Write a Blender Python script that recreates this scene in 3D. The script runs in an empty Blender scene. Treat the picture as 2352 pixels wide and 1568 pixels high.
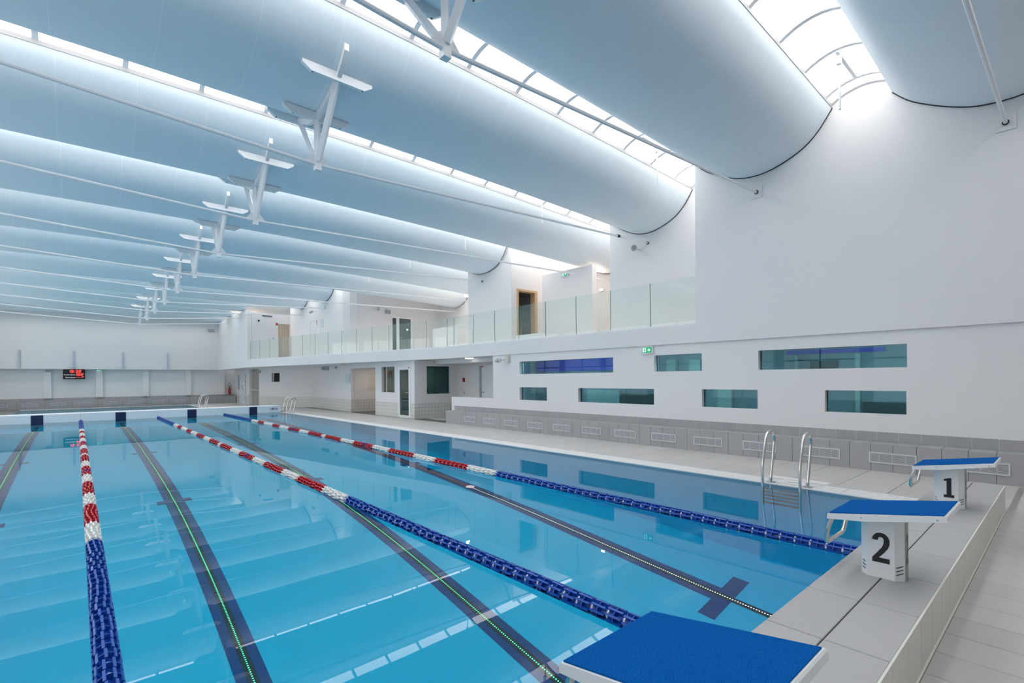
import bpy, math, random
from mathutils import Vector, Matrix

random.seed(4)
SC = bpy.context.scene
COL = SC.collection

# ------------------------------------------------------------------ camera
F_PX, CX, CY, YAW, ROLL = 1138.12, 1176.0, 869.96, 0.7211, -0.0073
CAM = Vector((-7.6186, -1.0753, 1.5623))
FW = Vector((math.sin(YAW), math.cos(YAW), 0))
R0 = Vector((math.cos(YAW), -math.sin(YAW), 0))
U0 = Vector((0, 0, 1))
RT = R0 * math.cos(ROLL) + U0 * math.sin(ROLL)
UP = -R0 * math.sin(ROLL) + U0 * math.cos(ROLL)
cam_data = bpy.data.cameras.new('camera')
cam = bpy.data.objects.new('camera', cam_data)
COL.objects.link(cam)
M = Matrix((RT, UP, -FW)).transposed().to_4x4()
M.translation = CAM
cam.matrix_world = M
cam_data.sensor_width = 36
cam_data.lens = F_PX * 36 / 2352
cam_data.shift_x = 0
cam_data.shift_y = (CY - 784) / 2352
cam_data.clip_start = 0.05
cam_data.clip_end = 200
SC.camera = cam

# ------------------------------------------------------------------ world / exposure
wd = bpy.data.worlds.new('world')
SC.world = wd
wd.use_nodes = True
wd.node_tree.nodes['Background'].inputs[0].default_value = (0.75, 0.86, 1.0, 1)
wd.node_tree.nodes['Background'].inputs[1].default_value = 0.4
SKY_EMIT = 2.9          # daylight coming through the translucent roof glazing
SIDE_EMIT = 0.9         # glow of unseen left wall windows, added to light the hall
SC.view_settings.view_transform = 'Standard'
SC.view_settings.look = 'None'
SC.view_settings.exposure = 0.50
SC.view_settings.gamma = 1.0
SC.view_settings.use_curve_mapping = False
cy = SC.cycles
cy.use_denoising = True
cy.max_bounces = 16
cy.diffuse_bounces = 9
cy.glossy_bounces = 8
cy.transmission_bounces = 12
cy.transparent_max_bounces = 12
cy.sample_clamp_indirect = 8.0
cy.use_adaptive_sampling = True
cy.adaptive_threshold = 0.03
cy.use_light_tree = False
cy.sample_clamp_direct = 0.0
cy.blur_glossy = 1.0
cy.caustics_reflective = False
cy.caustics_refractive = True


def px(u, v, x=None, y=None, z=None):
    """point of the photograph's pixel on a plane of the room"""
    r = FW + RT * ((u - CX) / F_PX) - UP * ((v - CY) / F_PX)
    i, val = (0, x) if x is not None else (1, y) if y is not None else (2, z)
    return CAM + r * ((val - CAM[i]) / r[i])


# ------------------------------------------------------------------ materials
def new_mat(name):
    m = bpy.data.materials.new(name)
    m.use_nodes = True
    return m, m.node_tree.nodes, m.node_tree.links, m.node_tree.nodes['Principled BSDF']


def paint(name, col, rough=0.5, bump=0.0, scale=40, var=0.0, metallic=0.0, coord='Object', spec=0.5):
    m, n, l, b = new_mat(name)
    b.inputs['Base Color'].default_value = (*col, 1)
    b.inputs['Roughness'].default_value = rough
    b.inputs['Metallic'].default_value = metallic
    b.inputs['Specular IOR Level'].default_value = spec
    geo = n.new('ShaderNodeNewGeometry')
    nz = n.new('ShaderNodeTexNoise')
    nz.inputs['Scale'].default_value = scale
    nz.inputs['Detail'].default_value = 3
    l.new(geo.outputs['Position'], nz.inputs['Vector'])
    if var > 0:
        mr = n.new('ShaderNodeMapRange')
        mr.inputs['To Min'].default_value = 1 - var
        mr.inputs['To Max'].default_value = 1 + var
        l.new(nz.outputs['Fac'], mr.inputs['Value'])
        mx = n.new('ShaderNodeVectorMath')
        mx.operation = 'SCALE'
        mx.inputs[0].default_value = col
        l.new(mr.outputs['Result'], mx.inputs['Scale'])
        l.new(mx.outputs['Vector'], b.inputs['Base Color'])
    if bump > 0:
        bp = n.new('ShaderNodeBump')
        bp.inputs['Strength'].default_value = bump
        bp.inputs['Distance'].default_value = 0.01
        l.new(nz.outputs['Fac'], bp.inputs['Height'])
        l.new(bp.outputs['Normal'], b.inputs['Normal'])
    return m


def emit(name, col, strength, base=(0.02, 0.02, 0.02), sample=False):
    m, n, l, b = new_mat(name)
    b.inputs['Base Color'].default_value = (*base, 1)
    b.inputs['Emission Color'].default_value = (*col, 1)
    b.inputs['Emission Strength'].default_value = strength
    if not sample:
        m.cycles.emission_sampling = 'NONE'
    return m


def tile_mat(name, axis, col=(0.70, 0.68, 0.64), mortar=(0.30, 0.29, 0.26), size=0.15):
    m, n, l, b = new_mat(name)
    geo = n.new('ShaderNodeNewGeometry')
    sep = n.new('ShaderNodeSeparateXYZ')
    cmb = n.new('ShaderNodeCombineXYZ')
    l.new(geo.outputs['Position'], sep.inputs[0])
    l.new(sep.outputs['Y' if axis == 'y' else 'X'], cmb.inputs[0])
    l.new(sep.outputs['Z'], cmb.inputs[1])
    br = n.new('ShaderNodeTexBrick')
    br.offset = 0
    br.inputs['Color1'].default_value = (*col, 1)
    br.inputs['Color2'].default_value = (col[0] * .96, col[1] * .96, col[2] * .96, 1)
    br.inputs['Mortar'].default_value = (*mortar, 1)
    br.inputs['Scale'].default_value = 1
    br.inputs['Mortar Size'].default_value = 0.0045
    br.inputs['Brick Width'].default_value = size
    br.inputs['Row Height'].default_value = size
    l.new(cmb.outputs[0], br.inputs['Vector'])
    l.new(br.outputs['Color'], b.inputs['Base Color'])
    b.inputs['Roughness'].default_value = 0.3
    return m


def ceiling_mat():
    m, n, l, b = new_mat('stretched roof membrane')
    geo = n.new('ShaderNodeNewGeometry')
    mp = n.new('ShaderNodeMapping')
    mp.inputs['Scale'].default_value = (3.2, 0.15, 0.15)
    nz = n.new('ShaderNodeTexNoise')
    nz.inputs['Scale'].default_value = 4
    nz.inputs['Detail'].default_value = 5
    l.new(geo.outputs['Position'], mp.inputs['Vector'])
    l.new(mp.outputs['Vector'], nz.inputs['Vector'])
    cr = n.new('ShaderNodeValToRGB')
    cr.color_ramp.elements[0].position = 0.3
    cr.color_ramp.elements[0].color = (0.76, 0.835, 0.875, 1)  # blue light bounced off the pool is tinted into the neutral membrane colour
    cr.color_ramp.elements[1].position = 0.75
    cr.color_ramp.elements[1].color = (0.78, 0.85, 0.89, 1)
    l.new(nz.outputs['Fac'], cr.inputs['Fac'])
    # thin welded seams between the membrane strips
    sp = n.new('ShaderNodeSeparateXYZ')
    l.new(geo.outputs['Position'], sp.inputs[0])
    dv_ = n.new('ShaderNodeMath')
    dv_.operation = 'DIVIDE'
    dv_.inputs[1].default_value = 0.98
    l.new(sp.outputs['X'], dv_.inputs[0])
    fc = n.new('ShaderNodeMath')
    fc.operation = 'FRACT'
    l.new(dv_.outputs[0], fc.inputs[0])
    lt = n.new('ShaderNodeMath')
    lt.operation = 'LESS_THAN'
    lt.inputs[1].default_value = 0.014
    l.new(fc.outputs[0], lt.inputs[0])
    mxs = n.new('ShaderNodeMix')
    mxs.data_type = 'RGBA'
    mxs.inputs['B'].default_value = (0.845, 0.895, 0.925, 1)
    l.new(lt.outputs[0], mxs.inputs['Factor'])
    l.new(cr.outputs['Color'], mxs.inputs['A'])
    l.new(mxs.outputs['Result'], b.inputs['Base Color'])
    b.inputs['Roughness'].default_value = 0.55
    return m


def water_mat(name, tint=(0.74, 0.965, 1.0), bump=0.005):
    m, n, l, b = new_mat(name)
    out = n['Material Output']
    n.remove(b)
    g = n.new('ShaderNodeBsdfRefraction')
    g.inputs['IOR'].default_value = 1.33
    g.inputs['Roughness'].default_value = 0.0
    g.inputs['Color'].default_value = (*tint, 1)
    gl = n.new('ShaderNodeBsdfGlossy')
    gl.inputs['Roughness'].default_value = 0.0
    fr = n.new('ShaderNodeFresnel')
    fr.inputs['IOR'].default_value = 1.33
    mx = n.new('ShaderNodeMixShader')
    l.new(fr.outputs[0], mx.inputs[0])
    l.new(g.outputs[0], mx.inputs[1])
    l.new(gl.outputs[0], mx.inputs[2])
    geo = n.new('ShaderNodeNewGeometry')
    nz = n.new('ShaderNodeTexNoise')
    nz.inputs['Scale'].default_value = 1.6
    nz.inputs['Detail'].default_value = 2
    l.new(geo.outputs['Position'], nz.inputs['Vector'])
    bp = n.new('ShaderNodeBump')
    bp.inputs['Strength'].default_value = bump
    bp.inputs['Distance'].default_value = 0.05
    l.new(nz.outputs['Fac'], bp.inputs['Height'])
    l.new(bp.outputs['Normal'], g.inputs['Normal'])
    l.new(bp.outputs['Normal'], gl.inputs['Normal'])
    l.new(mx.outputs[0], out.inputs['Surface'])
    return m


def pane_mat(name, tint, refl=0.08, rough=0.0, milk=0.0, milkcol=(0.7, 0.8, 0.75)):
    """thin glazing: tinted see-through with a mirror layer and a little milkiness"""
    m, n, l, b = new_mat(name)
    out = n['Material Output']
    n.remove(b)
    t = n.new('ShaderNodeBsdfTransparent')
    t.inputs['Color'].default_value = (*tint, 1)
    g = n.new('ShaderNodeBsdfGlossy')
    g.inputs['Roughness'].default_value = rough
    g.inputs['Color'].default_value = (0.9, 0.95, 0.95, 1)
    lw = n.new('ShaderNodeLayerWeight')
    lw.inputs['Blend'].default_value = 0.5
    pw = n.new('ShaderNodeMath')
    pw.operation = 'POWER'
    pw.inputs[1].default_value = 5
    l.new(lw.outputs['Facing'], pw.inputs[0])
    ad = n.new('ShaderNodeMath')
    ad.operation = 'MULTIPLY_ADD'
    ad.inputs[1].default_value = 0.9 - refl
    ad.inputs[2].default_value = refl
    ad.use_clamp = True
    l.new(pw.outputs[0], ad.inputs[0])
    mx = n.new('ShaderNodeMixShader')
    l.new(ad.outputs[0], mx.inputs[0])
    l.new(t.outputs[0], mx.inputs[1])
    l.new(g.outputs[0], mx.inputs[2])
    last = mx
    if milk > 0:
        d = n.new('ShaderNodeBsdfDiffuse')
        d.inputs['Color'].default_value = (*milkcol, 1)
        m2 = n.new('ShaderNodeMixShader')
        m2.inputs[0].default_value = milk
        l.new(mx.outputs[0], m2.inputs[1])
        l.new(d.outputs[0], m2.inputs[2])
        last = m2
    l.new(last.outputs[0], out.inputs['Surface'])
    return m


def pad_mat():
    m, n, l, b = new_mat('gritty blue pad')
    geo = n.new('ShaderNodeNewGeometry')
    n1 = n.new('ShaderNodeTexNoise')
    n1.inputs['Scale'].default_value = 260
    n1.inputs['Detail'].default_value = 2
    n2 = n.new('ShaderNodeTexNoise')
    n2.inputs['Scale'].default_value = 16
    n2.inputs['Detail'].default_value = 6
    n2.inputs['Roughness'].default_value = 0.75
    l.new(geo.outputs['Position'], n1.inputs['Vector'])
    l.new(geo.outputs['Position'], n2.inputs['Vector'])
    cr = n.new('ShaderNodeValToRGB')
    cr.color_ramp.elements[0].color = (0.0005, 0.055, 0.24, 1)
    cr.color_ramp.elements[1].color = (0.003, 0.125, 0.43, 1)
    cr.color_ramp.elements[0].position = 0.25
    cr.color_ramp.elements[1].position = 0.75
    l.new(n1.outputs['Fac'], cr.inputs['Fac'])
    r2 = n.new('ShaderNodeValToRGB')
    r2.color_ramp.elements[0].position = 0.66
    r2.color_ramp.elements[0].color = (0, 0, 0, 1)
    r2.color_ramp.elements[1].position = 0.86
    r2.color_ramp.elements[1].color = (0.14, 0.14, 0.14, 1)
    l.new(n2.outputs['Fac'], r2.inputs['Fac'])
    mx = n.new('ShaderNodeMix')
    mx.data_type = 'RGBA'
    mx.inputs['B'].default_value = (0.35, 0.45, 0.62, 1)
    l.new(r2.outputs['Color'], mx.inputs['Factor'])
    l.new(cr.outputs['Color'], mx.inputs['A'])
    l.new(mx.outputs['Result'], b.inputs['Base Color'])
    b.inputs['Roughness'].default_value = 0.85
    b.inputs['Specular IOR Level'].default_value = 0.03
    bp = n.new('ShaderNodeBump')
    bp.inputs['Strength'].default_value = 0.4
    bp.inputs['Distance'].default_value = 0.002
    l.new(n1.outputs['Fac'], bp.inputs['Height'])
    l.new(bp.outputs['Normal'], b.inputs['Normal'])
    return m


def wood_mat(name, c0, c1, scale=6):
    m, n, l, b = new_mat(name)
    geo = n.new('ShaderNodeNewGeometry')
    mp = n.new('ShaderNodeMapping')
    mp.inputs['Scale'].default_value = (scale * 4, scale * 4, scale * .4)
    nz = n.new('ShaderNodeTexNoise')
    nz.inputs['Scale'].default_value = 2
    nz.inputs['Detail'].default_value = 6
    l.new(geo.outputs['Position'], mp.inputs['Vector'])
    l.new(mp.outputs['Vector'], nz.inputs['Vector'])
    cr = n.new('ShaderNodeValToRGB')
    cr.color_ramp.elements[0].color = (*c0, 1)
    cr.color_ramp.elements[1].color = (*c1, 1)
    l.new(nz.outputs['Fac'], cr.inputs['Fac'])
    l.new(cr.outputs['Color'], b.inputs['Base Color'])
    b.inputs['Roughness'].default_value = 0.55
    return m


def speckle_mat():
    m, n, l, b = new_mat('speckled door film')
    geo = n.new('ShaderNodeNewGeometry')
    vo = n.new('ShaderNodeTexVoronoi')
    vo.inputs['Scale'].default_value = 9
    l.new(geo.outputs['Position'], vo.inputs['Vector'])
    cr = n.new('ShaderNodeValToRGB')
    cr.color_ramp.interpolation = 'CONSTANT'
    cr.color_ramp.elements[0].color = (0.10, 0.13, 0.22, 1)
    cr.color_ramp.elements[1].color = (0.78, 0.80, 0.84, 1)
    cr.color_ramp.elements[1].position = 0.30
    l.new(vo.outputs['Distance'], cr.inputs['Fac'])
    l.new(cr.outputs['Color'], b.inputs['Base Color'])
    b.inputs['Roughness'].default_value = 0.4
    return m


WHITE = paint('white wall paint', (0.775, 0.75, 0.745), 0.6, 0.05, 60, 0.01)
SOFFIT = paint('white ceiling paint', (0.775, 0.75, 0.745), 0.7, 0.03, 60, 0.01)
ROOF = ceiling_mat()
TRIM = paint('white lacquered steel', (0.80, 0.81, 0.82), 0.35, 0, 30, 0.01)
DARK = paint('dark joint', (0.02, 0.022, 0.025), 0.7, 0, 30, 0.05)
GROUT = paint('dark tile grout', (0.07, 0.068, 0.066), 0.9, 0.1, 80, 0.06)
DGROUT = paint('deck tile grout', (0.17, 0.165, 0.155), 0.9, 0.1, 80, 0.06)
DECK = [paint('warm grey deck tile %d' % i, c, 0.45, 0.06, 90, 0.035) for i, c in
        enumerate([(0.53, 0.50, 0.475), (0.545, 0.515, 0.49), (0.515, 0.485, 0.46)])]
COPE = [paint('grey coping tile %d' % i, c, 0.5, 0.06, 90, 0.03) for i, c in
        enumerate([(0.425, 0.41, 0.40), (0.44, 0.425, 0.415)])]
BENCH = [paint('grey bench tile %d' % i, c, 0.5, 0.05, 90, 0.03) for i, c in
         enumerate([(0.375, 0.368, 0.372), (0.385, 0.375, 0.375), (0.365, 0.36, 0.363)])]
STEPT = paint('beige step tile', (0.72, 0.71, 0.64), 0.45, 0.04, 90, 0.03)
TILEY = tile_mat('small beige wall tile y', 'y')
TILEX = tile_mat('small beige wall tile x', 'x')
GRATE = paint('white gutter grate', (0.78, 0.77, 0.76), 0.5, 0.2, 120, 0.03)
BASIN = tile_mat('pale blue basin mosaic', 'y', (0.10, 0.74, 0.98), (0.09, 0.70, 0.95), 0.25)
BASINF = paint('blue basin floor mosaic', (0.002, 0.69, 0.99), 0.5, 0, 3, 0.015)
BULK = paint('white pool bulkhead', (0.80, 0.83, 0.85), 0.35, 0.02, 20, 0.015)
NAVY = paint('navy lane tile', (0.002, 0.062, 0.25), 0.4, 0, 30, 0.1)
NAVY2 = paint('navy wall target', (0.008, 0.018, 0.07), 0.35, 0, 30, 0.1)
LEDBASE = paint('black led channel', (0.012, 0.018, 0.018), 0.3, 0, 30, 0.05)
LEDG = emit('green led', (0.12, 1.0, 0.45), 1.6)
LEDW = emit('white led', (0.9, 0.95, 1.0), 1.8)
LEDR = emit('red led', (1.0, 0.25, 0.15), 1.0)
WATER = water_mat('pool water')
STEEL = paint('polished stainless steel', (0.72, 0.70, 0.66), 0.14, 0.02, 25, 0.02, metallic=1.0)
GALV = paint('brushed steel plate', (0.50, 0.49, 0.47), 0.35, 0.05, 60, 0.05, metallic=1.0)
STEPG = paint('grey ladder tread', (0.13, 0.13, 0.13), 0.6, 0.1, 80, 0.1)
BLOCKW = paint('white starting block plastic', (0.82, 0.83, 0.83), 0.35, 0.02, 50, 0.01)
BLOCKG = paint('grey block back plate', (0.38, 0.39, 0.37), 0.5, 0.02, 50, 0.02)
PAD = pad_mat()
BLACK = paint('black vinyl', (0.012, 0.012, 0.016), 0.4, 0, 30, 0.05)
GREYV = paint('grey vinyl', (0.10, 0.10, 0.10), 0.5, 0, 30, 0.05)
FBLUE = paint('blue float plastic', (0.006, 0.075, 0.40), 0.3, 0, 40, 0.06)
FWHITE = paint('white float plastic', (0.80, 0.80, 0.78), 0.35, 0, 40, 0.02)
FRED = paint('red float plastic', (0.50, 0.010, 0.025), 0.35, 0, 40, 0.05)
FVIO = paint('violet float plastic', (0.05, 0.02, 0.30), 0.35, 0, 40, 0.05)
TEAL = pane_mat('teal window glass', (0.44, 0.70, 0.76), 0.025)
CLEAR = pane_mat('clear door glass', (0.62, 0.70, 0.68), 0.08)
RAILG = pane_mat('greenish balustrade glass', (0.965, 0.99, 0.975), 0.045, milk=0.05, milkcol=(0.60, 0.76, 0.66))
FLASH = paint('grey edge flashing', (0.34, 0.335, 0.34), 0.5, 0, 30, 0.03)
GJOINT = paint('dark green glass edge', (0.16, 0.24, 0.21), 0.3, 0, 30, 0.05)
SKYL = emit('daylit translucent roof glazing', (0.99, 0.97, 0.96), SKY_EMIT, (0.8, 0.8, 0.8), True)
SIDEL = emit('glowing added side glazing', (0.93, 0.97, 1.0), SIDE_EMIT, (0.6, 0.6, 0.6), True)
TIMBER = wood_mat('pale timber', (0.50, 0.32, 0.17), (0.68, 0.48, 0.28))
TIMBERD = wood_mat('dark timber', (0.10, 0.075, 0.055), (0.17, 0.13, 0.10))
BEIGE = paint('beige panel', (0.62, 0.53, 0.42), 0.6, 0.02, 50, 0.03)
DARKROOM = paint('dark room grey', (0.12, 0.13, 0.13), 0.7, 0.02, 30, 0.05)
TEALW = paint('blue grey room wall', (0.40, 0.44, 0.47), 0.7, 0.02, 30, 0.03)
VIOLET = paint('violet wall panel', (0.16, 0.13, 0.75), 0.6, 0.02, 30, 0.05)
GREEN = emit('lit green sign', (0.02, 0.36, 0.16), 0.5, (0.01, 0.25, 0.10))
SIGNW = emit('lit white sign mark', (0.85, 0.95, 0.9), 0.55, (0.8, 0.8, 0.8))
PLATE = paint('printed paper', (0.62, 0.68, 0.70), 0.6, 0, 70, 0.18)
RED = paint('red paint', (0.42, 0.012, 0.02), 0.35, 0, 30, 0.05)
BOARD = paint('black scoreboard', (0.012, 0.012, 0.015), 0.3, 0, 30, 0.05)
LEDRED = emit('scoreboard red digit', (1.0, 0.04, 0.03), 2.6)
LETTER = emit('scoreboard white letter', (0.9, 0.92, 0.95), 0.5)
BEAM = paint('lavender grey steel post', (0.50, 0.51, 0.60), 0.5, 0, 30, 0.03)
SPK = paint('cream loudspeaker', (0.66, 0.63, 0.56), 0.5, 0, 30, 0.03)
SPKG = paint('grey loudspeaker mesh', (0.36, 0.39, 0.42), 0.6, 0.2, 300, 0.05)
SPECK = speckle_mat()
LAMPD = emit('dim lamp diffuser', (1.0, 0.97, 0.93), 1.6, (0.8, 0.8, 0.8), True)
LAMPC = emit('corridor fill lamp diffuser', (0.95, 1.0, 0.98), 15, (0.8, 0.8, 0.8), True)
LAMPW = emit('warm lamp diffuser', (1.0, 0.93, 0.82), 10, (0.8, 0.8, 0.8), True)
CHROMEK = paint('dark steel slot', (0.05, 0.05, 0.05), 0.4, 0, 30, 0.05)
VENTB = paint('shaded grille back', (0.10, 0.10, 0.11), 0.7, 0, 30, 0.05)
VENTW = paint('aluminium vent frame', (0.62, 0.62, 0.64), 0.4, 0, 30, 0.02)


# ------------------------------------------------------------------ mesh helpers
class MB:
    def __init__(s):
        s.v, s.f = [], []

    def poly(s, pts):
        i = len(s.v)
        s.v += [tuple(p) for p in pts]
        s.f.append(tuple(range(i, i + len(pts))))

    def box(s, x0, x1, y0, y1, z0, z1, rot=None, at=None):
        i = len(s.v)
        c = [(x, y, z) for x in (x0, x1) for y in (y0, y1) for z in (z0, z1)]
        if rot is not None:
            o = Vector(at)
            c = [tuple(rot @ (Vector(p) - o) + o) for p in c]
        s.v += c
        for q in ((0, 1, 3, 2), (4, 6, 7, 5), (0, 4, 5, 1), (2, 3, 7, 6), (0, 2, 6, 4), (1, 5, 7, 3)):
            s.f.append(tuple(i + k for k in q))
        return s

    def bbox(s, x0, x1, y0, y1, z0, z1, b=0.01):
        """box with its four upper and lower edges eased"""
        rings = []
        for z, k in ((z0, b), (z0 + b, 0), (z1 - b, 0), (z1, b)):
            i = len(s.v)
            s.v += [(x0 + k, y0 + k, z), (x1 - k, y0 + k, z), (x1 - k, y1 - k, z), (x0 + k, y1 - k, z)]
            rings.append(i)
        s.f.append((rings[0] + 3, rings[0] + 2, rings[0] + 1, rings[0]))
        s.f.append(tuple(rings[3] + k for k in range(4)))
        for a, c in zip(rings, rings[1:]):
            for k in range(4):
                s.f.append((a + k, a + (k + 1) % 4, c + (k + 1) % 4, c + k))
        return s

    def prism(s, plan, z0, z1):
        i, n = len(s.v), len(plan)
        s.v += [(x, y, z0) for x, y in plan] + [(x, y, z1) for x, y in plan]
        s.f.append(tuple(i + k for k in reversed(range(n))))
        s.f.append(tuple(i + n + k for k in range(n)))
        for k in range(n):
            s.f.append((i + k, i + (k + 1) % n, i + n + (k + 1) % n, i + n + k))
        return s

    def extrude(s, pts, d):
        """polygon of 3-d points pushed along vector d"""
        i, n = len(s.v), len(pts)
        d = Vector(d)
        s.v += [tuple(p) for p in pts] + [tuple(Vector(p) + d) for p in pts]
        s.f.append(tuple(i + k for k in range(n)))
        s.f.append(tuple(i + n + k for k in reversed(range(n))))
        for k in range(n):
            s.f.append((i + (k + 1) % n, i + k, i + n + k, i + n + (k + 1) % n))
        return s

    def tube(s, path, r, n=10, closed=False):
        path = [Vector(p) for p in path]
        rings = []
        m = len(path)
        prev = None
        for k, p in enumerate(path):
            a = path[k - 1] if (k > 0 or closed) else p
            c = path[(k + 1) % m] if (k < m - 1 or closed) else p
            t = (c - a).normalized()
            if prev is None:
                ref = Vector((0, 0, 1)) if abs(t.z) < 0.9 else Vector((1, 0, 0))
                e1 = t.cross(ref).normalized()
            else:
                e1 = (prev - t * prev.dot(t)).normalized()
            prev = e1
            e2 = t.cross(e1)
            i = len(s.v)
            rr = r[k] if isinstance(r, (list, tuple)) else r
            for j in range(n):
                w = 2 * math.pi * j / n
                s.v.append(tuple(p + e1 * (rr * math.cos(w)) + e2 * (rr * math.sin(w))))
            rings.append(i)
        pairs = list(zip(rings, rings[1:])) + ([(rings[-1], rings[0])] if closed else [])
        for a, c in pairs:
            for j in range(n):
                s.f.append((a + j, a + (j + 1) % n, c + (j + 1) % n, c + j))
        if not closed:
            s.f.append(tuple(rings[0] + j for j in reversed(range(n))))
            s.f.append(tuple(rings[-1] + j for j in range(n)))
        return s

    def grid(s, rows):
        """surface through a table of points"""
        i = len(s.v)
        nr, nc = len(rows), len(rows[0])
        for r in rows:
            s.v += [tuple(p) for p in r]
        for a in range(nr - 1):
            for c in range(nc - 1):
                s.f.append((i + a * nc + c, i + a * nc + c + 1, i + (a + 1) * nc + c + 1, i + (a + 1) * nc + c))
        return s

    def data(s, name, mat, smooth=False):
        me = bpy.data.meshes.new(name)
        me.from_pydata(s.v, [], s.f)
        me.materials.append(mat)
        if smooth:
            me.polygons.foreach_set('use_smooth', [True] * len(me.polygons))
            if hasattr(me, 'set_sharp_from_angle'):
                me.set_sharp_from_angle(angle=math.radians(40))
        me.update()
        import bmesh
        bm = bmesh.new()
        bm.from_mesh(me)
        bmesh.ops.recalc_face_normals(bm, faces=bm.faces)
        bm.to_mesh(me)
        bm.free()
        return me

    def build(s, name, mat, parent=None, smooth=False):
        return link(name, s.data(name, mat, smooth), parent)


def link(name, me, parent=None, loc=None):
    o = bpy.data.objects.new(name, me)
    COL.objects.link(o)
    if parent is not None:
        o.parent = parent
        o.matrix_parent_inverse = Matrix.Translation(-Vector(parent.location))
    if loc is not None:
        o.location = loc
    return o


def tag(o, label, cat=None, group=None, kind=None):
    if label:
        o['label'] = label
    if cat:
        o['category'] = cat
    if group:
        o['group'] = group
    if kind:
        o['kind'] = kind
    return o


def thing(name, loc, label, cat, group=None, kind=None):
    o = bpy.data.objects.new(name, None)
    o.empty_display_size = 0.1
    o.location = loc
    COL.objects.link(o)
    return tag(o, label, cat, group, kind)


def struct(o, label, cat='wall'):
    return tag(o, label, cat, None, 'structure')


def bx(name, mat, parent, *a):
    return MB().box(*a).build(name, mat, parent)


def wall_mesh(p0, p1, z0, z1, thick, holes=(), side=-1):
    """upright wall from p0 to p1 (plan), with rectangular openings (s0, s1, z0, z1)"""
    p0, p1 = Vector((*p0, 0)), Vector((*p1, 0))
    d = (p1 - p0)
    L = d.length
    d.normalize()
    nr = Vector((-d.y, d.x, 0)) * side
    us = sorted({0.0, L} | {min(max(h[k], 0), L) for h in holes for k in (0, 1)})
    zs = sorted({z0, z1} | {min(max(h[k], z0), z1) for h in holes for k in (2, 3)})
    mb = MB()

    def pt(u, z, b):
        return p0 + d * u + nr * (thick * b) + Vector((0, 0, z))

    def solid(i, j):
        if i < 0 or j < 0 or i >= len(us) - 1 or j >= len(zs) - 1:
            return False
        u, z = (us[i] + us[i + 1]) / 2, (zs[j] + zs[j + 1]) / 2
        return not any(h[0] < u < h[1] and h[2] < z < h[3] for h in holes)
    for i in range(len(us) - 1):
        for j in range(len(zs) - 1):
            if not solid(i, j):
                continue
            a, b, c, e = us[i], us[i + 1], zs[j], zs[j + 1]
            mb.poly([pt(a, c, 0), pt(b, c, 0), pt(b, e, 0), pt(a, e, 0)])
            mb.poly([pt(a, c, 1), pt(a, e, 1), pt(b, e, 1), pt(b, c, 1)])
            if not solid(i - 1, j):
                mb.poly([pt(a, c, 0), pt(a, e, 0), pt(a, e, 1), pt(a, c, 1)])
            if not solid(i + 1, j):
                mb.poly([pt(b, c, 0), pt(b, c, 1), pt(b, e, 1), pt(b, e, 0)])
            if not solid(i, j - 1):
                mb.poly([pt(a, c, 0), pt(a, c, 1), pt(b, c, 1), pt(b, c, 0)])
            if not solid(i, j + 1):
                mb.poly([pt(a, e, 0), pt(b, e, 0), pt(b, e, 1), pt(a, e, 1)])
    import bmesh
    me = bpy.data.meshes.new('wall')
    me.from_pydata(mb.v, [], mb.f)
    bm = bmesh.new()
    bm.from_mesh(me)
    bmesh.ops.remove_doubles(bm, verts=bm.verts, dist=1e-5)
    bmesh.ops.recalc_face_normals(bm, faces=bm.faces)
    bm.to_mesh(me)
    bm.free()
    return me


def wall(name, p0, p1, z0, z1, thick, label, holes=(), side=-1, mat=WHITE, parent=None):
    me = wall_mesh(p0, p1, z0, z1, thick, holes, side)
    me.materials.append(mat)
    o = link(name, me, parent)
    if parent is None:
        struct(o, label)
    return o


def copy_tree(src, parent=None, **props):
    c = src.copy()
    COL.objects.link(c)
    if parent is not None:
        c.parent = parent
    for k, v in props.items():
        c[k] = v
    for ch in list(src.children):
        copy_tree(ch, c)
    return c


# ================================================================== POOL
XL = -10.0                                     # far left edge of the lanes
XWL = -12.2                                    # left wall of the hall
FLOORP = [(0, -3.35), (8, -3.25), (14, -2.95), (20, -2.3), (25, -1.85)]


def zfloor(y):
    for (a, za), (b, zb) in zip(FLOORP, FLOORP[1:]):
        if y <= b:
            return za + (zb - za) * (y - a) / (b - a)
    return FLOORP[-1][1]


basin = thing('pool_basin', (-5, 12.5, -3.35), 'blue tiled basin of the big lane pool', 'pool', kind='structure')
m = MB()
for (a, za), (b, zb) in zip(FLOORP, FLOORP[1:]):
    m.poly([(XL, a, za), (0, a, za), (0, b, zb), (XL, b, zb)])
m.build('basin_floor', BASINF, basin)
m = MB()
m.poly([(0, a, z) for a, z in FLOORP] + [(0, 25, 0.0), (0, 0, 0.0)])
m.build('basin_wall', BASIN, basin)
m = MB()
m.poly([(XL, a, z) for a, z in FLOORP] + [(XL, 25, 0.0), (XL, 0, 0.0)])
m.build('basin_wall', BASIN, basin)
m = MB()
m.poly([(XL, 0, -3.35), (0, 0, -3.35), (0, 0, 0.0), (XL, 0, 0.0)])
m.build('basin_wall', BASIN, basin)

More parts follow.
